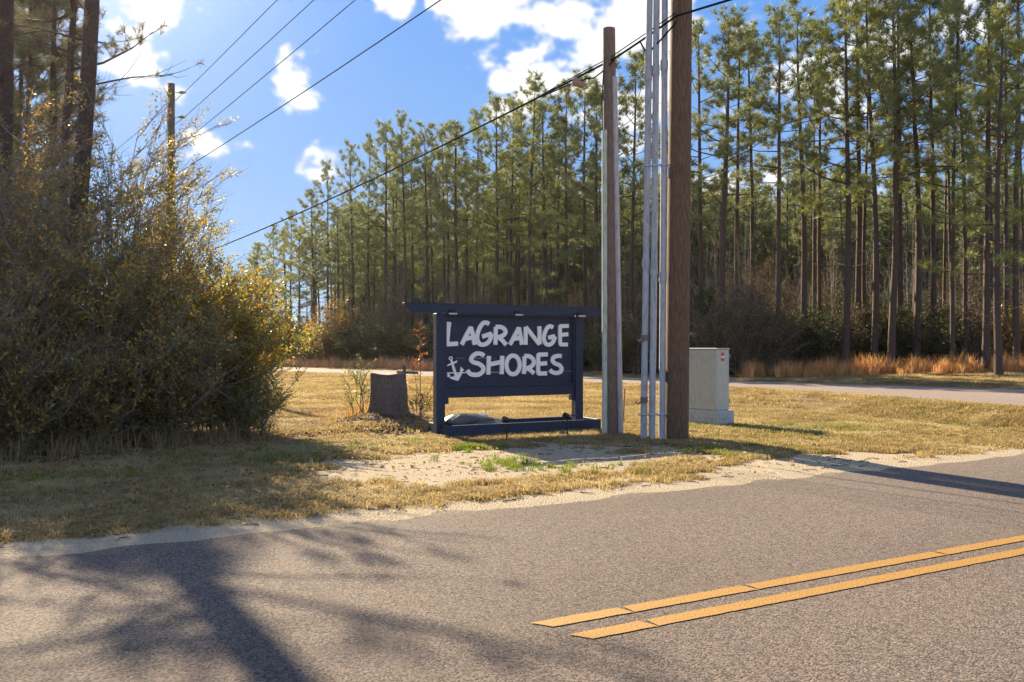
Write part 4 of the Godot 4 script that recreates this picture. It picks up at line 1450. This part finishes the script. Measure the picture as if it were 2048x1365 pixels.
	for i in 26:
		for j in 6:
			var q := []
			for o in [[0, 0], [1, 0], [1, 1], [0, 1]]:
				var x: float = 0.045 + 2.57 * (i + o[0]) / 26.0
				var z: float = -0.045 - 0.632 * (j + o[1]) / 6.0
				q.append(Vector3(x, 0.115 + 0.025 * grain.get_noise_2d(x * 12.0, z * 12.0), z))
			soil.quad(q[0], q[1], q[2], q[3], Vector3.UP)
	part("soil", soil.mesh(), mats.soil, p)
	# two solar spotlights on stakes
	for k in 2:
		var s := thing("spotlight", [Vector3(-0.075, 0, -12.05), Vector3(0.82, 0, -12.6)][k], [0.35, 0.6][k])
		var hh: float = [0.30, 0.31][k]
		rod("stake", [Vector3(0, -0.05, 0), Vector3(0.0, hh - 0.05, 0)], [0.010, 0.012], 6, mats.black, s)
		rod("lamp_head", [Vector3(-0.06, hh + 0.02, 0.0), Vector3(-0.045, hh + 0.015, 0), Vector3(0.01, hh, 0), Vector3(0.03, hh - 0.02, 0)], [0.045, 0.05, 0.042, 0.015], 10, mats.black, s)
		slab("solar_panel", Vector3(0.13, 0.014, 0.09), Vector3(0.10, hh + 0.012, 0), mats.black, s, 0.004, Basis(Vector3.BACK, -0.08))
		tag(s, ["black solar spotlight on a stake in front of the sign's middle", "black solar spotlight on a stake near the sign's right post"][k], "spotlight", "spotlights aimed at the sign")
	# a slumped bag lying in the planter
	var bag := thing("mulch_bag", Vector3(-0.956, 0, -12.4) + Basis(Vector3.UP, SIGN_TURN) * Vector3(0.53, 0.13, -0.43), SIGN_TURN + 0.06)
	for part_no in 2:
		var mb := MB.new()
		var rows := 14
		var cols := 24
		var surf := func(i: int, j: int) -> Vector3:
			var a := i / float(cols) * TAU
			var b := j / float(rows) * PI
			var d := Vector3(sin(b) * cos(a), cos(b), sin(b) * sin(a))
			var q := Vector3(signf(d.x) * pow(absf(d.x), 0.6) * [0.43, 0.36][part_no], d.y * [0.115, 0.05][part_no], signf(d.z) * pow(absf(d.z), 0.7) * 0.19)
			var flat := 1.0 - 0.75 * pow(absf(q.x) / 0.43, 3.0)
			q.y *= flat
			var wr := grain.get_noise_3d(q.x * 9.0 + 40.0 * part_no, q.y * 14.0, q.z * 16.0)
			return q + Vector3([0.0, 0.25][part_no], [0.085 + 0.03 * q.x, 0.03][part_no], [0.0, 0.05][part_no]) + d * wr * 0.06
		for j in rows:
			for i in cols:
				var ii := (i + 1) % cols
				var ps := [surf.call(i, j), surf.call(ii, j), surf.call(ii, j + 1), surf.call(i, j + 1)]
				var mid: Vector3 = (ps[0] + ps[2]) / 2.0 - Vector3([0.0, 0.25][part_no], 0.06, 0)
				mb.quad(ps[0], ps[1], ps[2], ps[3], mid)
		part(["filled_bag", "empty_fold"][part_no], mb.mesh(), mats.bag, bag)
	for k in 2:
		var disc := MB.new()
		disc.tube(PackedVector3Array([Vector3(0.16 + 0.075 * k, 0.165, 0.135), Vector3(0.16 + 0.075 * k, 0.178, 0.148)]), PackedFloat32Array([0.028, 0.026]), 12)
		part("printed_spot", disc.mesh(), mats.white, bag)
	tag(bag, "slumped plastic mulch bag lying in the planter's left half", "bag")


func make_poles() -> void:
	# the big pole with its conduits
	var t := thing("utility_pole", Vector3(2.40, 0, -12.40))
	var mb := MB.new()
	var p := PackedVector3Array()
	var r := PackedFloat32Array()
	for i in 30:
		var h := -0.2 + 13.0 * i / 29.0
		p.append(Vector3(0.012 * h, h, 0))
		r.append(0.177 - 0.0032 * h)
	mb.tube(p, r, 28, true, grain, 0.03)
	part("shaft", mb.mesh(), mats.pole, t)
	# x of each conduit at the foot, distance to the front, its lean and the height of its coupling
	var pipes := [[-0.485, 0.02, 0.0155, 5.30], [-0.365, 0.04, 0.0125, 5.37], [-0.225, 0.06, 0.0085, 5.44]]
	var feet := []
	for k in 3:
		var q: Array = pipes[k]
		var foot := Vector3(q[0], -0.06, q[1])
		var head := Vector3(q[0] + q[2] * 8.2, 8.2, q[1] - 0.05)
		feet.append([foot, head])
		var pipe := MB.new()
		pipe.tube(PackedVector3Array([foot, foot.lerp(head, 0.5) + Vector3(0.004, 0, 0), head]), PackedFloat32Array([0.047, 0.047, 0.047]), 16)
		var c := part("conduit", pipe.mesh(), mats.pvc, t)
		for hh in [q[3], 2.55 - 0.1 * k]:
			var f := foot.lerp(head, hh / 8.26)
			var up := (head - foot).normalized()
			var cp := MB.new()
			cp.tube(PackedVector3Array([f - up * 0.001, f, f + up * 0.14, f + up * 0.15]), PackedFloat32Array([0.048, 0.056, 0.056, 0.048]), 16, false)
			part("coupling", cp.mesh(), mats.pvc, c)
	for h in [4.02, 0.42]:
		var st := MB.new()
		var pts := []
		for k in 3:
			pts.append(feet[k][0].lerp(feet[k][1], h / 8.2))
		var ring := func(c: Vector3, rr: float) -> void:
			st.tube(PackedVector3Array([c - Vector3(0, 0.016, 0), c + Vector3(0, 0.016, 0)]), PackedFloat32Array([rr, rr]), 16)
		for k in 3:
			ring.call(pts[k], 0.0515)
		st.tube(PackedVector3Array([pts[0] + Vector3(-0.09, -0.01, 0.03), pts[1] + Vector3(0, -0.003, 0.04), pts[2] + Vector3(0.02, 0, 0.045), pts[2] + Vector3(0.15, 0.0, 0.0)]), PackedFloat32Array([0.012, 0.014, 0.014, 0.014]), 6)
		var b := part("pipe_strap", st.mesh(), mats.steel, t)
		slab("strap_bracket", Vector3(0.05, 0.07, 0.05), pts[2] + Vector3(0.14, 0.0, 0.03), mats.steel, b)
		if h > 1.0:
			slab("strap_plate", Vector3(0.035, 0.16, 0.03), pts[2] + Vector3(0.075, -0.10, 0.0), mats.steel, b)
	for e in [[1.52, 0.09, 0.025], [0.62, 0.05, 0.014]]:
		var tp := MB.new()
		var c: Vector3 = feet[0][0].lerp(feet[0][1], e[0] / 8.2)
		for k in 3:
			var tilt := Vector3(0.01 * k, 1, 0.2).normalized()
			tp.tube(PackedVector3Array([c + Vector3(0, 0.028 * k - 0.03, 0), c + Vector3(0, 0.028 * k - 0.03, 0) + tilt * 0.025]), PackedFloat32Array([0.049 + e[2] * 0.3, 0.052 + e[2] * 0.2]), 12)
		tp.tube(PackedVector3Array([c + Vector3(-0.03, 0, 0.05), c + Vector3(-0.09, -0.05, 0.06), c + Vector3(-0.13, -0.03, 0.04), c + Vector3(-0.10, -0.01, 0.05)]), PackedFloat32Array([0.012, e[2], 0.012, 0.006]), 6)
		part("tape_wrap", tp.mesh(), mats.tape, t)
	var kn := MB.new()
	for k in 7:
		var y := 6.0 + 0.05 * k
		kn.tube(PackedVector3Array([Vector3(-0.09, y, 0.16), Vector3(-0.05 + 0.01 * (k % 3), y + 0.06, 0.20), Vector3(-0.07, y + 0.12, 0.17)]), PackedFloat32Array([0.004, 0.004, 0.004]), 4)
	part("tie_wire", kn.mesh(), mats.tape, t)
	tag(t, "thick brown utility pole with three grey conduits strapped to its left", "utility pole")
	# the short old pole
	var o := thing("telephone_pole", Vector3(1.545, 0, -13.08))
	mb = MB.new()
	p = PackedVector3Array()
	r = PackedFloat32Array()
	for i in 24:
		var h := -0.2 + 6.45 * i / 23.0
		p.append(Vector3(-0.008 * h, h, 0))
		r.append(0.122 - 0.0042 * h)
	mb.tube(p, r, 24, true, grain, 0.09)
	part("shaft", mb.mesh(), mats.old_pole, o)
	# half round cable guards
	var guard := func(foot: Vector3, head: Vector3, w: float) -> ArrayMesh:
		var g := MB.new()
		g.tube(PackedVector3Array([foot, head]), PackedFloat32Array([w, w]), 14)
		return g.mesh()
	part("cable_guard", guard.call(Vector3(-0.125, -0.03, 0.075), Vector3(-0.125, 4.66, 0.07), 0.042), mats.guard_green, o).set_meta("label", "pale green cable guard")
	part("cable_guard", guard.call(Vector3(0.118, -0.03, 0.085), Vector3(0.028, 5.48, 0.085), 0.04), mats.guard_grey, o).set_meta("label", "longer grey cable guard")
	rod("ground_wire", [Vector3(-0.15, 4.6, 0.06), Vector3(-0.165, 5.1, 0.05), Vector3(-0.14, 5.55, 0.05), Vector3(-0.12, 5.8, 0.06)], [0.008, 0.008, 0.008, 0.008], 5, mats.wire, o)
	tag(o, "short weathered wooden pole with green and grey cable guards, right of the sign", "pole")
	# the far pole
	var f := thing("utility_pole", Vector3(-12.45, 0, -31.0))
	rod("shaft", [Vector3(0, -0.2, 0), Vector3(0.0, 5, 0), Vector3(0.0, 10.95, 0)], [0.15, 0.135, 0.115], 14, mats.far_pole, f)
	for h in [10.62, 9.72, 8.82]:
		var arm := rod("insulator_arm", [Vector3(0.09, h, 0.03), Vector3(0.50, h, 0.03)], [0.02, 0.025], 6, mats.steel, f)
		rod("insulator", [Vector3(0.28, h, 0.03), Vector3(0.36, h, 0.03), Vector3(0.44, h, 0.03), Vector3(0.53, h + 0.0, 0.03)], [0.03, 0.055, 0.055, 0.03], 8, mats.tape, arm)
		rod("bolt", [Vector3(-0.11, h, 0.03), Vector3(-0.2, h, 0.03)], [0.02, 0.02], 6, mats.steel, f)
	tag(f, "far wooden utility pole rising behind the yellow bush on the left", "utility pole")


func cable(called: String, ends: Array, sag: float, r: float, label: String, category: String, group := "") -> MeshInstance3D:
	var mb := MB.new()
	var p := PackedVector3Array()
	var rr := PackedFloat32Array()
	for s in ends.size() - 1:
		var a: Vector3 = ends[s]
		var b: Vector3 = ends[s + 1]
		for i in 25:
			if i == 24 and s < ends.size() - 2:
				continue
			var t := i / 24.0
			p.append(a.lerp(b, t) + Vector3(0, -sag * 4.0 * t * (1.0 - t) * a.distance_to(b) / 25.0, 0))
			rr.append(r)
	mb.tube(p, rr, 6)
	var o := part(called, mb.mesh(), mats.wire)
	tag(o, label, category, group)
	return o


func make_wires() -> void:
	var hs := [10.64, 9.74, 8.84, 7.6]
	var tops := [12.55, 11.45, 10.5, 8.78]
	var said := ["topmost overhead power line from the far pole", "second overhead power line below the topmost", "third overhead power line from the top", "lowest of the four overhead power lines"]
	for k in 4:
		var a := Vector3(-11.93 if k < 3 else -12.3, hs[k], -30.95)
		var far := a + Vector3(-14.8, -0.6, -18.6) * 1.6
		cable("power_line", [far, a, Vector3(2.40 + 0.012 * tops[k], tops[k], -12.22)], 0.10, 0.011 if k < 3 else 0.013, said[k], "power line", "power lines overhead")
	var big := Vector3(2.36, 6.1, -12.19)
	var small := Vector3(1.56, 5.74, -12.93)
	cable("telephone_cable", [Vector3(-12.3, 4.35, -30.9), small, big, Vector3(20.0, 6.6, 5.0)], 0.22, 0.016, "thick black cable sloping from the big pole down to the far pole", "cable")
	var run := func(t: float) -> Vector3:
		return small.lerp(Vector3(-12.3, 4.35, -30.9), t) + Vector3(0, -0.22 * 4.0 * t * (1.0 - t) * 0.9, 0)
	var loopm := MB.new()
	var pts := PackedVector3Array()
	for q in [[0.0, -0.03], [0.012, -0.12], [0.02, -0.15], [0.028, -0.10], [0.05, -0.05], [0.075, -0.03]]:
		pts.append(run.call(q[0]) + Vector3(0, q[1], 0.03))
	loopm.tube(pts, PackedFloat32Array([0.011, 0.011, 0.011, 0.011, 0.011, 0.011]), 5)
	pts = PackedVector3Array()
	for q in [[0.0, 0.05], [0.03, 0.045], [0.06, 0.03], [0.09, 0.0]]:
		pts.append(run.call(q[0]) + Vector3(0, q[1], 0.0))
	loopm.tube(pts, PackedFloat32Array([0.008, 0.008, 0.008, 0.008]), 5)
	tag(part("slack_loop", loopm.mesh(), mats.wire), "slack cable loop hanging below the cable left of the short pole", "cable")
	var drop := MB.new()
	drop.tube(PackedVector3Array([small.lerp(big, 0.42) + Vector3(0, -0.01, 0.04), small.lerp(big, 0.5) + Vector3(0, -0.2, 0.05), small.lerp(big, 0.58) + Vector3(0.0, -0.27, 0.06), small.lerp(big, 0.75) + Vector3(0.0, -0.21, 0.06), small.lerp(big, 1.0) + Vector3(0.0, -0.1, 0.04)]), PackedFloat32Array([0.012, 0.014, 0.014, 0.013, 0.012]), 6)
	drop.tube(PackedVector3Array([small + Vector3(0, 0.06, 0), small.lerp(big, 0.5) + Vector3(0, 0.05, 0), big + Vector3(0, 0.05, 0)]), PackedFloat32Array([0.008, 0.008, 0.008]), 5)
	tag(part("drop_wire", drop.mesh(), mats.wire), "drooping wire between the short pole and the conduits", "cable")
	var box := thing("splice_box", run.call(0.036) + Vector3(0, -0.10, 0.03))
	slab("housing", Vector3(0.20, 0.12, 0.11), Vector3.ZERO, mats.splice, box, 0.02, Basis(Vector3.BACK, -0.25))
	rod("clamp", [Vector3(0, 0.05, 0), Vector3(0.0, 0.11, -0.01)], [0.012, 0.012], 5, mats.wire, box)
	tag(box, "small brown splice box hanging under the cable left of the short pole", "splice box")


func make_cabinet() -> void:
	# the corner towards the road is the origin; one face runs left, the other right
	var t := thing("utility_cabinet", Vector3(3.44, 0, -14.2))
	var left := Vector3(-0.616, 0, -0.788)
	var right := Vector3(0.788, 0, -0.616)
	var b := Basis(right, Vector3.UP, -left)
	var mb := MB.new()
	mb.box(Vector3(0.44, 0.36, 0.95), Transform3D(b, right * 0.22 + left * 0.475 + Vector3(0, 0.085, 0)), 0.012)
	part("base", mb.mesh(), mats.cab_base, t)
	mb = MB.new()
	mb.box(Vector3(0.33, 1.03, 0.86), Transform3D(b, right * 0.185 + left * 0.465 + Vector3(0, 0.782, 0)), 0.012)
	var body := part("body", mb.mesh(), mats.cabinet, t)
	mb = MB.new()
	mb.box(Vector3(0.35, 0.022, 0.88), Transform3D(b, right * 0.185 + left * 0.465 + Vector3(0, 1.308, 0)), 0.006)
	part("lid", mb.mesh(), mats.cabinet, t)
	mb = MB.new()
	mb.box(Vector3(0.03, 0.98, 0.80), Transform3D(b, right * 0.362 + left * 0.465 + Vector3(0, 0.785, 0)), 0.006)
	part("door", mb.mesh(), mats.cabinet, t)
	mb = MB.new()
	mb.box(Vector3(0.022, 0.10, 0.035), Transform3D(b, right * 0.385 + left * 0.13 + Vector3(0, 0.82, 0)), 0.004)
	part("door_lock", mb.mesh(), mats.steel, t)
	for hh in [0.42, 0.80, 1.18]:
		mb = MB.new()
		mb.box(Vector3(0.012, 0.07, 0.02), Transform3D(b, right * 0.372 + left * 0.045 + Vector3(0, hh, 0)), 0.003)
		part("hinge", mb.mesh(), mats.steel, t)
	# sticker on the narrow face: red, pale, red
	for k in 3:
		mb = MB.new()
		mb.box(Vector3(0.085, [0.055, 0.035, 0.06][k], 0.003), Transform3D(b, right * 0.175 + left * 0.0335 + Vector3(0, [1.135, 1.18, 1.225][k] - 0.01, 0)), 0.001)
		part("sticker", mb.mesh(), mats.red if k != 1 else mats.white, body)
	tag(t, "pale sage green metal utility cabinet on a concrete base, right of the big pole", "utility cabinet")
	var s := thing("marker_stake", Vector3(1.93, 0, -14.75))
	slab("stake", Vector3(0.028, 0.66, 0.012), Vector3(0.012, 0.29, 0), mats.stake, s, 0.002, Basis(Vector3.BACK, -0.05))
	slab("orange_edge", Vector3(0.014, 0.40, 0.014), Vector3(-0.03, 0.16, 0.0), mats.orange, s, 0.002, Basis(Vector3.BACK, -0.04))
	tag(s, "thin wooden marker stake with orange edge between the two poles", "stake")


func make_stump() -> void:
	var at := Vector3(-2.08, height(-2.08, -14.35), -14.35)
	var t := thing("tree_stump", at)
	var mb := MB.new()
	var sides := 72
	var prof := [[-0.12, 0.37], [0.0, 0.332], [0.06, 0.313], [0.15, 0.303], [0.4, 0.292], [0.6, 0.285], [0.675, 0.280]]
	var pt := func(i: int, j: int) -> Vector3:
		var a := TAU * (i % sides) / sides
		var flare := 1.0 + (0.16 * sin(a * 5.0 + 0.6) + 0.08 * sin(a * 9.0)) * maxf(0.0, 1.0 - j / 3.5)
		var rr: float = prof[j][1] * flare * (1.0 + 0.16 * grain.get_noise_2d(cos(a) * 26.0, sin(a) * 26.0 + prof[j][0] * 3.0) + 0.025 * sin(a * 19.0 + 2.0 * sin(prof[j][0] * 6.0)))
		return Vector3(cos(a) * rr, prof[j][0] + (0.012 * sin(a * 3.0) if j == prof.size() - 1 else 0.0), sin(a) * rr)
	for j in prof.size() - 1:
		for i in sides:
			var a: Vector3 = pt.call(i, j)
			mb.quad(a, pt.call(i + 1, j), pt.call(i + 1, j + 1), pt.call(i, j + 1), Vector3(a.x, 0, a.z))
	part("bark_side", mb.mesh(), mats.stump, t)
	mb = MB.new()
	for i in sides:
		mb.tri(Vector3(0, 0.668, 0), pt.call(i, prof.size() - 1), pt.call(i + 1, prof.size() - 1), Vector3.UP)
	part("cut_top", mb.mesh(), mats.cut, t)
	mb = MB.new()
	mb.box(Vector3(0.055, 0.16, 0.05), Transform3D(Basis(Vector3.BACK, 0.05), Vector3(0.255, 0.735, -0.05)), 0.01)
	mb.box(Vector3(0.36, 0.045, 0.07), Transform3D(Basis(Vector3.BACK, -0.03), Vector3(0.30, 0.69, -0.09)), 0.012)
	part("splinter", mb.mesh(), mats.stump, t)
	tag(t, "sawn pine stump on a dark dirt mound, left of the sign", "stump")
	# chips of bark heaped round it
	var chip := MB.new()
	chip.box(Vector3(0.07, 0.014, 0.03), Transform3D.IDENTITY, 0.004)
	var where := []
	var tints := []
	for k in 2600:
		var a := rnd(0, TAU)
		var d := 0.3 + absf(rng.randfn()) * 0.65
		var x := at.x + 0.15 + cos(a) * d * 1.1
		var z := at.z + 0.4 + sin(a) * d * 1.25
		if Vector2(x - at.x, z - at.z).length() < 0.3 or (x > -1.15 and z > -13.3 + (x + 1.1) * -0.5 and z < -12.3):
			continue
		where.append(Transform3D(Basis.from_euler(Vector3(rnd(-0.5, 0.5), rnd(0, TAU), rnd(-0.5, 0.5))) * rnd(0.4, 1.3), Vector3(x, height(x, z) + 0.012, z)))
		var b := rnd(0.6, 1.3)
		tints.append(Color(0.16 * b, 0.105 * b, 0.075 * b))
	var wm := paint(Color.WHITE, 0.9)
	wm.vertex_color_use_as_albedo = true
	tag(scatter("bark_chips", chip.mesh(), wm, where, tints), "brown bark chips and debris heaped round the stump", "bark chips", "", "stuff")


# ------------------------------------------------------------------ the scene
func _ready() -> void:
	rng.seed = 4711
	grain.seed = 7
	grain.frequency = 0.12
	grain.fractal_octaves = 4
	broad.seed = 9
	broad.frequency = 0.03
	broad.fractal_octaves = 4
	# camera
	var cam := Camera3D.new()
	cam.name = "camera"
	cam.position = Vector3(0, 1.35, 0)
	cam.rotation_degrees = Vector3(0.354, 0, 0)
	cam.fov = 43.75
	cam.near = 0.05
	cam.far = 1500.0
	add_child(cam)
	# sun and sky
	var az := deg_to_rad(-30.0)
	var el := deg_to_rad(30.5)
	var sun_to := Vector3(sin(az) * cos(el), sin(el), -cos(az) * cos(el))
	var sun := DirectionalLight3D.new()
	sun.name = "sun"
	sun.light_energy = 1.06
	sun.light_color = Color(1.0, 0.93, 0.80)
	sun.light_angular_distance = 0.5
	sun.shadow_enabled = true
	add_child(sun)
	sun.look_at_from_position(sun_to * 50.0, Vector3.ZERO, Vector3.UP)
	var sky := Sky.new()
	var pano := PanoramaSkyMaterial.new()
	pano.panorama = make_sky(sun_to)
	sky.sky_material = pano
	var env := Environment.new()
	env.background_mode = Environment.BG_SKY
	env.sky = sky
	env.tonemap_mode = Environment.TONE_MAPPER_LINEAR
	env.tonemap_exposure = 4.9
	env.volumetric_fog_enabled = true
	env.volumetric_fog_density = 0.00014
	env.volumetric_fog_albedo = Color(1, 1, 1)
	env.volumetric_fog_anisotropy = 0.75
	env.sdfgi_enabled = true
	env.ssao_enabled = true
	env.ssil_enabled = true
	var we := WorldEnvironment.new()
	we.name = "environment"
	we.environment = env
	add_child(we)

	make_materials()
	make_ground()
	make_roads()
	make_forest()
	make_undergrowth()
	make_left_pines()
	make_bushes()
	make_poles()
	make_wires()
	make_sign()
	make_cabinet()
	make_stump()
	make_grass()
